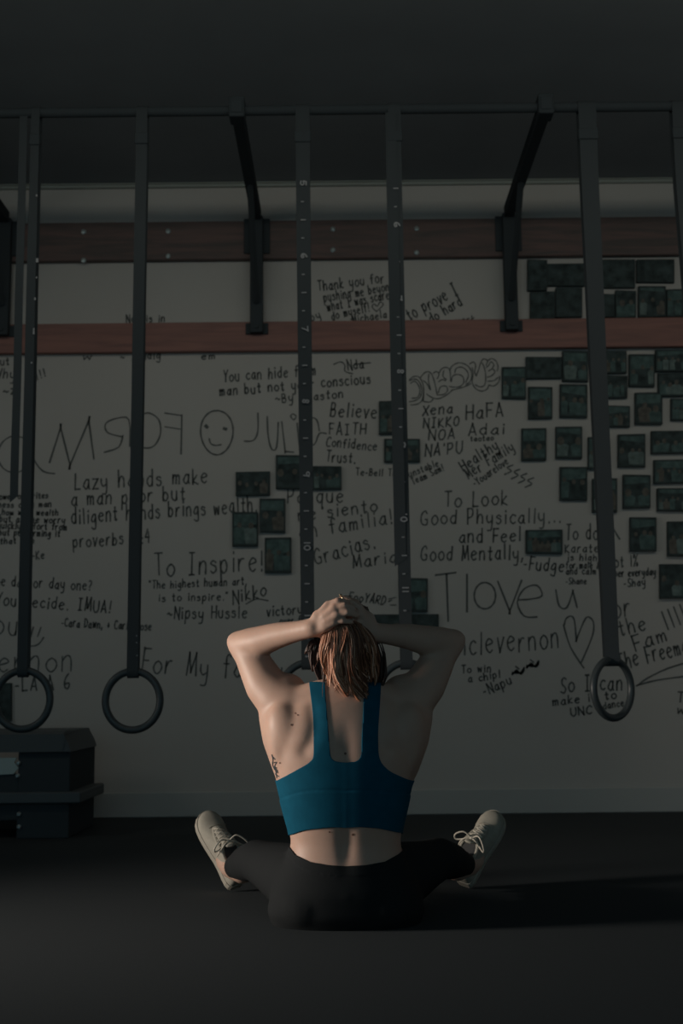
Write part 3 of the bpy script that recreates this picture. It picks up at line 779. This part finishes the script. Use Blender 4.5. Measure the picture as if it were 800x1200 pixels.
# left hand: back of the hand to the camera, fingers folding over the gathered hair
kn = [(384.5, 708.5, 3.284), (391.5, 713, 3.268), (394.5, 721, 3.264), (391, 729.5, 3.270)]
wl = B(365, 736, 3.300)
for i, k in enumerate(kn):
    base = B(*(368, 731+3.2*i, 3.297))
    bod.tube([base, lerp(base, B(*k), .55)+Vector((0, -.003, 0)), B(*k)], [.0150, .0145, .0118], 14, flat=1.0, round_ends=True)
bod.ell(lerp(wl, B(390, 719, 3.272), .52)+Vector((0, .004, 0)), (.036, .017, .030), Matrix.Rotation(.6, 3, 'Y'))
finger([kn[0], (396, 703.5, 3.272), (406, 706, 3.280), (410, 712, 3.300)], .0098, .0078)
finger([kn[1], (404, 709.5, 3.262), (414, 713, 3.272), (416, 718, 3.295)], .0100, .0080)
finger([kn[2], (407, 718, 3.260), (417, 721, 3.272), (416, 724, 3.295)], .0098, .0078)
finger([kn[3], (402, 727.5, 3.264), (411, 729, 3.274), (412, 730, 3.292)], .0088, .0070)
finger([(371, 741, 3.305), (380, 746, 3.320), (390, 744, 3.338), (398, 739, 3.345)], .0135, .0090)   # thumb, under the hair
# right hand: deeper, fingers coming over the top towards the left hand
kr = [(416, 706, 3.318), (421, 712, 3.306), (423, 720, 3.302), (421, 729, 3.306)]
wrr = B(436, 741, 3.335)
for i, k in enumerate(kr):
    base = B(*(435, 734+3.2*i, 3.332))
    bod.tube([base, lerp(base, B(*k), .5), B(*k)], [.0150, .0142, .0112], 14, round_ends=True)
bod.ell(lerp(wrr, B(419, 717, 3.312), .5), (.034, .016, .030), Matrix.Rotation(-.6, 3, 'Y'))
finger([kr[0], (405, 700.5, 3.314), (394, 704, 3.308), (388, 712, 3.312)], .0094, .0076)
RINGF = (B(405, 700.5, 3.314), B(394, 704, 3.308))
finger([kr[1], (411, 705, 3.298), (400, 707, 3.290), (393, 714, 3.296)], .0096, .0078)
finger([kr[2], (413, 716, 3.292), (403, 717, 3.286), (397, 722, 3.294)], .0094, .0076)
finger([kr[3], (414, 727, 3.296), (406, 728, 3.290), (400, 731, 3.298)], .0086, .0068)
finger([(432, 744, 3.340), (424, 749, 3.350), (414, 747, 3.358), (407, 741, 3.360)], .0130, .0088)
# --- legs: straddled along the floor, heels down, toes up
LEG = {}
for s in (-1, 1):
    hip = Vector((B(405, 1050, 3.45).x + s*.095, 3.45, .098))
    ank = B(271 if s < 0 else 549, 1008, 3.96); ank.z = .074
    kn_ = lerp(hip, ank, .52)+Vector((s*.03, -.01, .045))
    LEG[s] = (hip, kn_, ank)
    th = [lerp(hip, kn_, t) for t in (0, .25, .5, .75, 1)]; ca = [lerp(kn_, ank, t) for t in (.15, .35, .6, .85, 1)]
    rr = [.098, .092, .080, .066, .058, .054, .052, .042, .034, .031]
    pts = [Vector((p.x, p.y, max(p.z, r+.004))) for p, r in zip(th+ca, rr)]
    bod.tube(pts, rr, 20, round_ends=True)
    LEG[s] = (hip, kn_, pts[-1])

tmp = bod.build('person', M['skin'])
md = tmp.modifiers.new('r', 'REMESH'); md.mode = 'VOXEL'; md.voxel_size = .0037; md.adaptivity = 0
dg = bpy.context.evaluated_depsgraph_get(); dg.update()
me = bpy.data.meshes.new_from_object(tmp.evaluated_get(dg))
tmp.modifiers.clear()
nv = len(me.vertices); V = np.zeros(nv*3); me.vertices.foreach_get('co', V); V = V.reshape(-1, 3)
ne = len(me.edges); E_ = np.zeros(ne*2, int); me.edges.foreach_get('vertices', E_); E_ = E_.reshape(-1, 2)
deg = np.bincount(E_.ravel(), minlength=nv).astype(float)
def smooth_pass(V, wgt):
    acc = np.zeros_like(V); np.add.at(acc, E_[:, 0], V[E_[:, 1]]); np.add.at(acc, E_[:, 1], V[E_[:, 0]])
    return V + (acc/np.maximum(deg, 1)[:, None]-V)*wgt[:, None]
handc = np.array(B(402, 718, 3.30)); dh = np.linalg.norm(V-handc, axis=1)
wh = np.clip((dh-.07)/.05, 0, 1)
headc = np.array(HC); dhd = np.linalg.norm(V-headc, axis=1); whd = np.clip((dhd-.11)/.05, 0, 1)
wg = np.minimum(wh, .25+.75*whd)
for it in range(26):
    V = smooth_pass(V, .55*wg+.0)
for it in range(2): V = smooth_pass(V, np.full(nv, .35))
PX = np.array([proj(v) for v in V])                       # where each point of the body sits in the photo frame
# --- sculpting: spine furrow, lower-back hollow, edge of the shoulder blade
back = (V[:, 1] < 3.40) & (PX[:, 1] > 800) & (PX[:, 1] < 1040)
spx = 405 + (PX[:, 1]-900)*0.005
g = np.exp(-((PX[:, 0]-spx)/9.0)**2)*np.clip((PX[:, 1]-835)/40, 0, 1)*np.clip((1035-PX[:, 1])/30, 0, 1)
amp = np.interp(PX[:, 1], [835, 880, 940, 985, 1020], [.003, .005, .006, .008, .005])
V[:, 1] += np.where(back, g*amp, 0)
for s in (-1, 1):                                         # hollow along the inner lower border of each blade
    bx = [(366, 830), (369, 850), (365, 868), (357, 880)]
    bx = [(x if s < 0 else 810-x, y) for x, y in bx]
    dmin = np.full(nv, 1e9)
    for (xa_, ya), (xb_, yb_) in zip(bx[:-1], bx[1:]):
        d = np.array([xb_-xa_, yb_-ya]); t = np.clip(((PX-[xa_, ya])@d)/(d@d), 0, 1)
        dmin = np.minimum(dmin, np.linalg.norm(PX-(np.array([xa_, ya])+t[:, None]*d), axis=1))
    V[:, 1] += np.where(back, np.exp(-(dmin/8.0)**2)*.0062, 0)
    e = ((PX[:, 0]-(342 if s < 0 else 468))/17)**2+((PX[:, 1]-856)/22)**2
    V[:, 1] -= np.where(back, np.exp(-e)*.004, 0)
for it in range(4): V = smooth_pass(V, .5*wg)
me.vertices.foreach_set('co', V.ravel()); me.update()
me.polygons.foreach_set('use_smooth', [True]*len(me.polygons))
tmp.data = me; person = tmp
if not me.materials: me.materials.append(M['skin'])
tag(person, 'person in teal sports bra and black leggings sitting straddled, both hands gripping their hair', 'person')
PX = np.array([proj(v) for v in V])
NRM = np.zeros(nv*3); me.vertices.foreach_get('normal', NRM); NRM = NRM.reshape(-1, 3)
FACES = [tuple(p.vertices) for p in me.polygons]
bvh = BVHTree.FromPolygons([Vector(v) for v in V], FACES)

def garment(name, f, off, m, thick=.0016, offs_field=None):
    """the part of the body where f > 0, cut cleanly along f = 0 and lifted off the skin"""
    vid = {}; vs = []; fs = []
    def vert(i):
        if i not in vid: vid[i] = len(vs); vs.append(V[i]+NRM[i]*(off+(offs_field[i] if offs_field is not None else 0)))
        return vid[i]
    def cut(i, j):
        k = (min(i, j), max(i, j))
        if k not in vid:
            t = f[k[0]]/(f[k[0]]-f[k[1]]); vid[k] = len(vs)
            o2 = lerp(offs_field[k[0]], offs_field[k[1]], t) if offs_field is not None else 0
            vs.append(lerp(V[k[0]], V[k[1]], t)+lerp(NRM[k[0]], NRM[k[1]], t)*(off+o2))
        return vid[k]
    for fc in FACES:
        if all(f[i] <= 0 for i in fc): continue
        poly = []
        for a, b2 in zip(fc, fc[1:]+fc[:1]):
            if f[a] > 0: poly.append(vert(a))
            if (f[a] > 0) != (f[b2] > 0): poly.append(cut(a, b2))
        if len(poly) >= 3: fs.append(poly)
    b = MB(); b.add(vs, fs); o = b.build(name, m, person, smooth=True, recalc=False)
    sd = o.modifiers.new('thickness', 'SOLIDIFY'); sd.thickness = thick; sd.offset = -1
    return o
def poly_sdf(pts, poly):
    """signed distance to a polygon, positive inside"""
    n = len(poly); d = np.full(len(pts), 1e9); ins = np.zeros(len(pts), bool)
    for i in range(n):
        a = np.array(poly[i], float); b2 = np.array(poly[(i+1) % n], float); e = b2-a
        w_ = pts-a; t = np.clip((w_@e)/(e@e+1e-12), 0, 1)
        d = np.minimum(d, np.linalg.norm(w_-t[:, None]*e, axis=1))
        c = ((a[1] <= pts[:, 1]) & (b2[1] > pts[:, 1])) | ((b2[1] <= pts[:, 1]) & (a[1] > pts[:, 1]))
        xi = a[0]+(pts[:, 1]-a[1])/np.where(abs(e[1]) < 1e-9, 1e-9, e[1])*e[0]
        ins ^= c & (pts[:, 0] < xi)
    return np.where(ins, d, -d)
def curve_poly(pts): return [tuple(p) for p in catmull(pts, 6)]
# --- sports bra: back outline in one projection, front outline in another, sharing the band at the sides
bot = curve_poly([(300, 984), (337, 979), (360, 972), (402, 968.5), (440, 970), (470, 976), (515, 982)])
topb = (curve_poly([(515, 911), (486, 915), (465, 908), (452, 900), (444, 888), (442.5, 868), (443.5, 845), (445, 820), (446, 800), (447, 760)])
        + curve_poly([(427, 760), (426.5, 800), (425, 840), (423.5, 868), (423, 884), (419, 891), (411, 893), (400, 893), (391, 891), (387, 884), (385, 860), (383, 835), (381, 806), (379, 760)])
        + curve_poly([(361, 760), (362.5, 800), (366, 830), (367.5, 860), (367.5, 885), (363, 893), (350, 901), (330, 912), (322, 915), (300, 918)]))
fb = poly_sdf(PX, bot+topb)
bot2 = [(300, 984), (337, 978), (405, 976), (470, 977), (515, 982)]
topf = [(515, 911), (486, 913), (464, 895), (450, 865), (448, 800), (447, 750), (427, 750), (427, 800), (424, 850), (405, 862), (386, 850), (381, 800), (379, 750), (361, 750), (362, 800), (362, 865), (348, 895), (322, 914), (300, 918)]
ff = poly_sdf(PX, bot2+topf)
tb = np.clip((V[:, 1]-3.40)/.04, 0, 1)
fbra = fb*(1-tb)+ff*tb
onarm = (PX[:, 1] < 790)
neckd = np.linalg.norm((V-np.array(C7))[:, :2]*[1, .8], axis=1)
fbra = np.where((PX[:, 1] < 800) & (V[:, 2] > C7.z+.03), -5, fbra)
seam = catmull([(318, 941), (330, 936), (350, 929), (375, 926), (440, 927), (490, 932)], 6)
ys = np.interp(PX[:, 0], [p[0] for p in seam], [p[1] for p in seam])
of = np.where(back, g*amp*.85, 0) + np.where(PX[:, 1] > ys, .0014, 0) - .0016*np.exp(-((PX[:, 1]-ys)/1.1)**2)
bra = garment('sports_bra', fbra, .0030, M['bra'], offs_field=of)
# --- leggings: below the waistband, down to the ankle hems
wbx = [(300, 978), (325, 984), (338, 990), (347, 1002), (362, 1010), (385, 1014), (405, 1015.5), (428, 1014), (450, 1010), (466, 1001), (480, 988), (520, 980)]
wy = np.interp(PX[:, 0], [p[0] for p in wbx], [p[1] for p in wbx])
flg = np.where(V[:, 1] < 3.46, (PX[:, 1]-wy)/434., (.245-V[:, 2]))
flg = flg + 0
for s in (-1, 1):
    a, k = np.array(LEG[s][2]), np.array(LEG[s][1]); d = (k-a)/np.linalg.norm(k-a)
    near = (np.sign(V[:, 0]-.015) == s) & (V[:, 1] > 3.7)
    flg = np.where(near, np.minimum(flg+1, (V-a)@d-.050), flg)
flg = np.where(V[:, 2] > .40, -1, flg)
hemoff = np.where((V[:, 1] < 3.46) & ((PX[:, 1]-wy) < 12), .0012, 0)
leg_o = garment('leggings', flg, .0032, M['leggings'], offs_field=hemoff)

# --- tattoo along the ribs and the moles, laid on the skin
def on_skin(px, py, lift=.0009):
    o = Vector((0, 0, CAMZ)); d = (P(px, py, 3.0)-o).normalized()
    h = bvh.ray_cast(o, d)
    return (h[0]+h[1]*lift) if h[0] else None
def skin_ribbon(b, pts, wpx):
    pts = catmull(pts, 4); Ls = []
    for i, p_ in enumerate(pts):
        t = pts[min(i+1, len(pts)-1)]-pts[max(i-1, 0)]; t = t/max(1e-6, np.linalg.norm(t)); nn = np.array([-t[1], t[0]])*wpx*.5
        a, c = on_skin(*(p_+nn)), on_skin(*(p_-nn))
        if a is None or c is None: Ls.append(None)
        else: Ls.append((a, c))
    for u, v in zip(Ls[:-1], Ls[1:]):
        if u and v and (u[0]-v[0]).length < .03: b.add([u[0], u[1], v[1], v[0]], [(0, 1, 2, 3)])
b = MB()
for st in ([(318.5, 884), (320, 890), (319.5, 896), (322, 902)], [(320, 887), (322.5, 890)], [(320.5, 894), (324, 893), (322, 898), (325, 900)], [(322, 902), (325.5, 903), (323, 907), (327, 910)],
           [(321.5, 898), (323.5, 905), (324.5, 912)], [(323, 900), (326, 906)]):
    skin_ribbon(b, st, 1.0)
if b.f: b.build('tattoo', M['tattoo'], person, recalc=False)
for px, py, r_ in ((404.5, 883, 1.6), (341.5, 849.5, 1.3), (346, 836, .9), (349, 838, .9), (413.5, 978, 1.5), (328, 894, 1.0), (386, 975, 1.1)):
    b = MB(); c = on_skin(px, py)
    ps = [on_skin(px+r_*math.cos(t), py+r_*math.sin(t)) for t in [2*PI*i/8 for i in range(8)]]
    if c and all(ps) and max((q_-c).length for q_ in ps) < .02: b.add(ps, [tuple(range(8))])
    if b.f: b.build('mole', M['mole'], person, recalc=False)
# --- face details on the far side of the head
b = MB()
for s in (-1, 1):
    b.mi = 0; b.ell(HC+HR@Vector((s*.031, .084, .006)), (.012, .012, .011), HR, 14, 10)
    b.mi = 1; b.ell(HC+HR@Vector((s*.031, .0935, .005)), (.005, .003, .005), HR, 12, 8)
b.build('eye', [M['eyewhite'], M['iris']], person, smooth=True)
b = MB(); b.ell(HC+HR@Vector((0, .097, -.066)), (.022, .007, .005), HR); b.ell(HC+HR@Vector((0, .096, -.075)), (.019, .007, .006), HR); b.build('lips', M['lip'], person, smooth=True)
# --- finger ring
c0, c1 = RINGF; c = lerp(c0, c1, .45); ax = (c1-c0).normalized(); u = ax.orthogonal().normalized(); v = ax.cross(u)
b = MB(); b.tube([c+(u*math.cos(t)+v*math.sin(t))*.0108 for t in [2*PI*i/24 for i in range(24)]], .0017, 8, close=True)
b.ell(c+Vector((-.002, -.006, .010)), (.0042, .0042, .0036))
b.build('finger_ring', M['gold'], person, smooth=True)['label'] = 'small shiny gold ring on a finger'

# --- hair: dark cap swept to the hands, coppery tail hanging from them
GA = B(402, 726, 3.298)                    # where the hands gather it
b = MB()
HB = HC+HR@Vector((0, -.004, .020))
nu, nvv = 40, 24; vs = []; fs = []
for i in range(nvv+1):
    ph = -PI/2+PI*i/nvv
    for j in range(nu):
        th = 2*PI*j/nu
        d = Vector((math.cos(ph)*math.cos(th), math.cos(ph)*math.sin(th), math.sin(ph)))
        k = 1+.03*noise.noise(d*7)
        vs.append(HB+HR@Vector((d.x*.088*k, d.y*.104*k, d.z*.112*k)))
for i in range(nvv):
    for j in range(nu):
        q = [i*nu+j, i*nu+(j+1) % nu, (i+1)*nu+(j+1) % nu, (i+1)*nu+j]
        c = sum((vs[k] for k in q), Vector())/4; l = HR.inverted()@(c-HB)
        if l.y > .062-max(0, .03-l.z)*.9 or l.z < -.088: continue
        fs.append(tuple(q))
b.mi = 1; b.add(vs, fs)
def lock(pts, r0, mi, n=5, flat=.55):
    b.mi = mi; pts = catmull(pts, 4); m = len(pts)
    b.tube([tuple(p) for p in pts], [r0*max(.06, math.sin(PI*min(1, .18+.82*(1-i/(m-1))**.75)) if i > m*.0 else .6) for i in range(m)], n, flat=flat)
rn = random.Random(3)
for k in range(170):                         # strands over the head, hairline to gather
    th = rn.uniform(0, 2*PI); ph = rn.uniform(-.75, 1.35)
    d = Vector((math.cos(ph)*math.cos(th), math.cos(ph)*math.sin(th), math.sin(ph)))
    if d.y > .55-.4*max(0, -d.z): continue
    st = HB+HR@Vector((d.x*.090, d.y*.106, d.z*.114))
    pts = []
    for i in range(6):
        t = i/5; p_ = lerp(st, GA, t); o_ = p_-HB
        lo = HR.inverted()@o_; ln = math.sqrt((lo.x/.091)**2+(lo.y/.107)**2+(lo.z/.115)**2)
        if ln < 1.0 and ln > 1e-4: p_ = HB+o_/ln
        pts.append(p_+Vector((0, 0, 0.002*rn.uniform(-1, 1))))
    lock(pts[:5]+[lerp(pts[4], GA, .8)], rn.uniform(.003, .006), 1)
# tail: wavy clumps, lit and shaded locks put into strand colour, each (photo path, how pale, how many hairs, width)
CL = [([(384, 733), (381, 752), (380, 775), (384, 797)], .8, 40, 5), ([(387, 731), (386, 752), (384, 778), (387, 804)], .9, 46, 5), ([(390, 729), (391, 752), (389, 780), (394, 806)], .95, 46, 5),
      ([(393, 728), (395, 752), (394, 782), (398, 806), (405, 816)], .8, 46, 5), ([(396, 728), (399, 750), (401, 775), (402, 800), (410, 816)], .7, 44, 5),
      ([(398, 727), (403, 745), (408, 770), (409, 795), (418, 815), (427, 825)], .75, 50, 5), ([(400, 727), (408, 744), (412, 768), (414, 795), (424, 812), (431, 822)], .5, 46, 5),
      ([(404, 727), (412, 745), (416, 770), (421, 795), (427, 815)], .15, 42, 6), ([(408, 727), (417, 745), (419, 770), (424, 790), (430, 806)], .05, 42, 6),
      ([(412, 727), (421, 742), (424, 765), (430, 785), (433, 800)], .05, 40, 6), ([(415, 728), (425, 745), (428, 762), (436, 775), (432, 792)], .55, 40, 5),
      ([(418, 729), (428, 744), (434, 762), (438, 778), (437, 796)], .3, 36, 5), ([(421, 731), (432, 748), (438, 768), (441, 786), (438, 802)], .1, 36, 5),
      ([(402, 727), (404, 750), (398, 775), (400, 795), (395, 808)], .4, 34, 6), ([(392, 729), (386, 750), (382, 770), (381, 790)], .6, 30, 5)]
for ci, (path, pale, cnt, wd) in enumerate(CL):
    zc_ = rn.uniform(-.006, .006)
    for k in range(cnt):
        a_ = rn.uniform(0, 2*PI); q_ = math.sqrt(rn.random()); ox, od = math.cos(a_)*q_*wd, math.sin(a_)*q_*.011
        ln = rn.uniform(.72, 1.03); ph_ = rn.uniform(0, 6); pts = []
        cp = catmull(path, 3); n_ = len(cp)
        for i, c_ in enumerate(cp):
            t = i/(n_-1); spread_ = .55+.75*math.sin(PI*min(1, t*1.05))-.35*t
            x_ = c_[0]+ox*spread_+.7*math.sin(t*7+ph_)*t+2.0*math.sin(t*8.5+ci*2.1)*t; y_ = path[0][1]+(c_[1]-path[0][1])*ln
            dep = lerp(3.283, 3.268, min(1, t*2.2)) if t < .45 else lerp(3.268, 3.300, (t-.45)/.55)
            dep += .0009*abs(c_[0]-403)*(1-.5*t)
            pts.append(B(x_, y_, dep+od+zc_))
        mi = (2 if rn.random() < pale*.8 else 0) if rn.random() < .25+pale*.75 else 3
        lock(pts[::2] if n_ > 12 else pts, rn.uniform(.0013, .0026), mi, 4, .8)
for k in range(60):                          # darker under layer filling the nape
    u = rn.random(); s0 = (lerp(380, 432, u), rn.uniform(732, 750)); ex, ey = lerp(376, 446, u)+rn.uniform(-4, 4), rn.uniform(770, 806)
    pts = [B(s0[0], s0[1], 3.315), B(lerp(s0[0], ex, .5), lerp(s0[1], ey, .5), 3.310+.02*rn.random()), B(ex, ey, 3.345)]
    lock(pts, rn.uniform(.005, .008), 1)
for a in (((372, 742), (366, 760), (368, 782), (376, 800)), ((376, 745), (370, 768), (372, 792), (380, 806)), ((370, 748), (364, 766), (367, 786)), ((378, 750), (374, 775), (378, 800)), ((374, 758), (366, 752), (359, 765))):
    for q in range(5): lock([B(x+rn.uniform(-2, 2), y+rn.uniform(-2, 2), 3.36+.01*rn.random()) for x, y in a], .006, 1)
for a in (((440, 742), (449, 765), (451, 790), (446, 808)), ((441, 750), (447, 780), (443, 812)), ((438, 746), (445, 770), (446, 800))):
    for q in range(4): lock([B(x+rn.uniform(-2, 2), y+rn.uniform(-2, 2), 3.34+.02*rn.random()) for x, y in a], .005, 1)
for k in range(14):                          # fly-away hairs
    s0 = (rn.uniform(380, 440), rn.uniform(735, 790)); sg = -1 if s0[0] < 405 else 1
    lock([B(s0[0], s0[1], 3.29), B(s0[0]+sg*rn.uniform(6, 16), s0[1]+rn.uniform(5, 18), 3.285), B(s0[0]+sg*rn.uniform(4, 22), s0[1]+rn.uniform(22, 36), 3.29)], .0005, 3, 4, 1)
hair = b.build('hair', [M['hair'], M['hairdark'], M['hairlit'], M['hairmid']], person, smooth=True)
hair['label'] = 'copper-red hair gathered in both hands, dark at the head'

# --- shoes
def shoe(side, heel, toe_dir, dorsal):
    T = toe_dir.normalized(); U = (dorsal-T*dorsal.dot(T)).normalized(); X = T.cross(U)
    L = .264
    def pt(t, x, z): return heel + T*(t*L) + X*(x) + U*z
    root_b = MB(); WS = .90
    #     t     halfwidth  left/right shift  height of upper
    sec = [(0.00, .018, 0, .050), (.02, .026, 0, .062), (.07, .032, 0, .074), (.16, .034, 0, .082), (.26, .034, 0, .086), (.36, .036, 0, .090), (.46, .040, .001, .078), (.58, .045, .002, .064), (.70, .0485, .003, .053), (.80, .049, .003, .046), (.88, .045, .002, .041), (.945, .034, .001, .034), (.985, .019, 0, .026), (1.0, .008, 0, .020)]
    sec = [(t, hw*WS, sh, h) for t, hw, sh, h in sec]
    rs = []
    for t, hw, sh, h in sec:
        ring = []
        for j in range(20):
            a = 2*PI*j/20
            x = math.cos(a); z = math.sin(a)
            zz = .016+(h-.016)*(max(0, z)**.75) if z > 0 else .016+.004*z
            xx = hw*(abs(x)**.75)*math.copysign(1, x)
            if z > 0: xx *= 1-.18*(z**2)
            ring.append(pt(t, xx+sh*side, zz))
        rs.append(ring)
    root_b.rings(rs); up = root_b.build('shoe', M['shoe'], person, smooth=True)
    sm = up.modifiers.new('s', 'SUBSURF'); sm.levels = sm.render_levels = 1
    b = MB(); rs = []
    for z, gx in ((-.006, .001), (.004, .0045), (.016, .0035), (.020, .001)):
        ring = []
        ol = [(t, hw, sh) for t, hw, sh, h in sec]
        for t, hw, sh in ol: ring.append(pt(t*1.012-.006, hw+gx+sh*side, z))
        for t, hw, sh in ol[::-1]: ring.append(pt(t*1.012-.006, -hw-gx+sh*side, z))
        rs.append(ring)
    b.rings(rs); b.build('sole', M['sole'], up, smooth=False)
    # collar rim and dark lining around the ankle
    col = [pt(.30-.155*math.cos(a)*1.0, .028*math.sin(a), .088+.008*math.cos(a)*-1+.006*max(0, -math.cos(a))) for a in [2*PI*i/24 for i in range(24)]]
    b = MB(); b.tube(col, .0055, 8, close=True); b.build('collar', M['shoe'], up, smooth=True)
    b = MB(); b.add([c_+U*.001 for c_ in col], [tuple(range(24))]); b.build('lining', M['lining'], up)
    # tongue
    b = MB(); b.tube([pt(.72, .002*side, .052), pt(.60, .002*side, .066), pt(.48, 0, .084), pt(.40, 0, .101), pt(.365, 0, .112)], [.012, .016, .018, .020, .015], 12, flat=.35, round_ends=True, up=U); b.build('tongue', M['shoe'], up, smooth=True)
    # eyelet facings
    for sx in (-1, 1):
        b = MB(); b.tube([pt(.70, sx*.010, .0545), pt(.60, sx*.018, .064), pt(.50, sx*.023, .076), pt(.42, sx*.026, .086)], [.006, .008, .008, .006], 8, flat=.5, round_ends=True, up=U); b.build('eyelet_strip', M['shoe'], up, smooth=True)
    # laces
    b = MB(); hs = [(.70, .010, .0575), (.64, .0135, .0645), (.58, .0175, .071), (.52, .0205, .078), (.46, .0225, .086)]
    for i, (t, x, z) in enumerate(hs):
        b.tube([pt(t, -x-.004, z-.003), pt(t, 0, z+.0065), pt(t, x+.004, z-.003)], .0026, 7, round_ends=True)
        if i < len(hs)-1:
            t2, x2, z2 = hs[i+1]
            for sx in (-1, 1): b.tube([pt(t, sx*x, z), pt((t+t2)/2, 0, (z+z2)/2+.0075), pt(t2, -sx*x2, z2)], .0026, 7, round_ends=True)
    kz = (.43, 0, .103)
    b.ell(pt(*kz), (.008, .008, .007))
    for sx, tt in ((-1, .0), (1, .05)):
        b.tube(catmull([pt(.43, 0, .104), pt(.45, sx*.026, .120), pt(.40-tt, sx*.052, .112), pt(.37-tt, sx*.050, .096), pt(.40, sx*.022, .100), pt(.43, 0, .104)], 5), .0026, 7)
        b.tube(catmull([pt(.43, 0, .104), pt(.40, sx*.018, .108), pt(.36, sx*.034, .094), pt(.345, sx*.042, .074)], 5), .0025, 7, round_ends=True)
    b.build('lace', M['lace'], up, smooth=True)
    # crease over the toe joint
    b = MB(); b.tube([pt(.735, -.036, .034), pt(.745, -.015, .0515), pt(.745, .012, .0525), pt(.735, .038, .036)], .0028, 8, round_ends=True, flat=.5); b.build('toe_seam', M['shoe'], up, smooth=True)
    return up
for s in (-1, 1):
    ank = LEG[s][2]; hip = LEG[s][0]; ldir = (ank-hip); ldir.z = 0; ldir.normalize()
    T = Vector((s*.35, .42, .83)); dors = -ldir
    for it in range(4):
        U = (dors-T*dors.dot(T)).normalized()
        heel = ank - T*.066 - U*.056
        heel.z += max(0, .008-min((heel+T*t-U*.006).z for t in (0, .26)))
        T = ((P(239, 953, heel.y+.10) if s < 0 else P(583, 952, heel.y+.11))-heel).normalized()
    U = (dors-T*dors.dot(T)).normalized()
    shoe(s, heel, T, dors)
    # the foot inside the shoe and the bare ankle above it
    b = MB(); b.tube([ank-ldir*.09, ank-ldir*.04, ank, ank+T*.03-U*.02, heel+T*.15+U*.030], [.036, .033, .033, .032, .024], 16, round_ends=True)
    o = b.build('ankle', M['skin'], person, smooth=True)
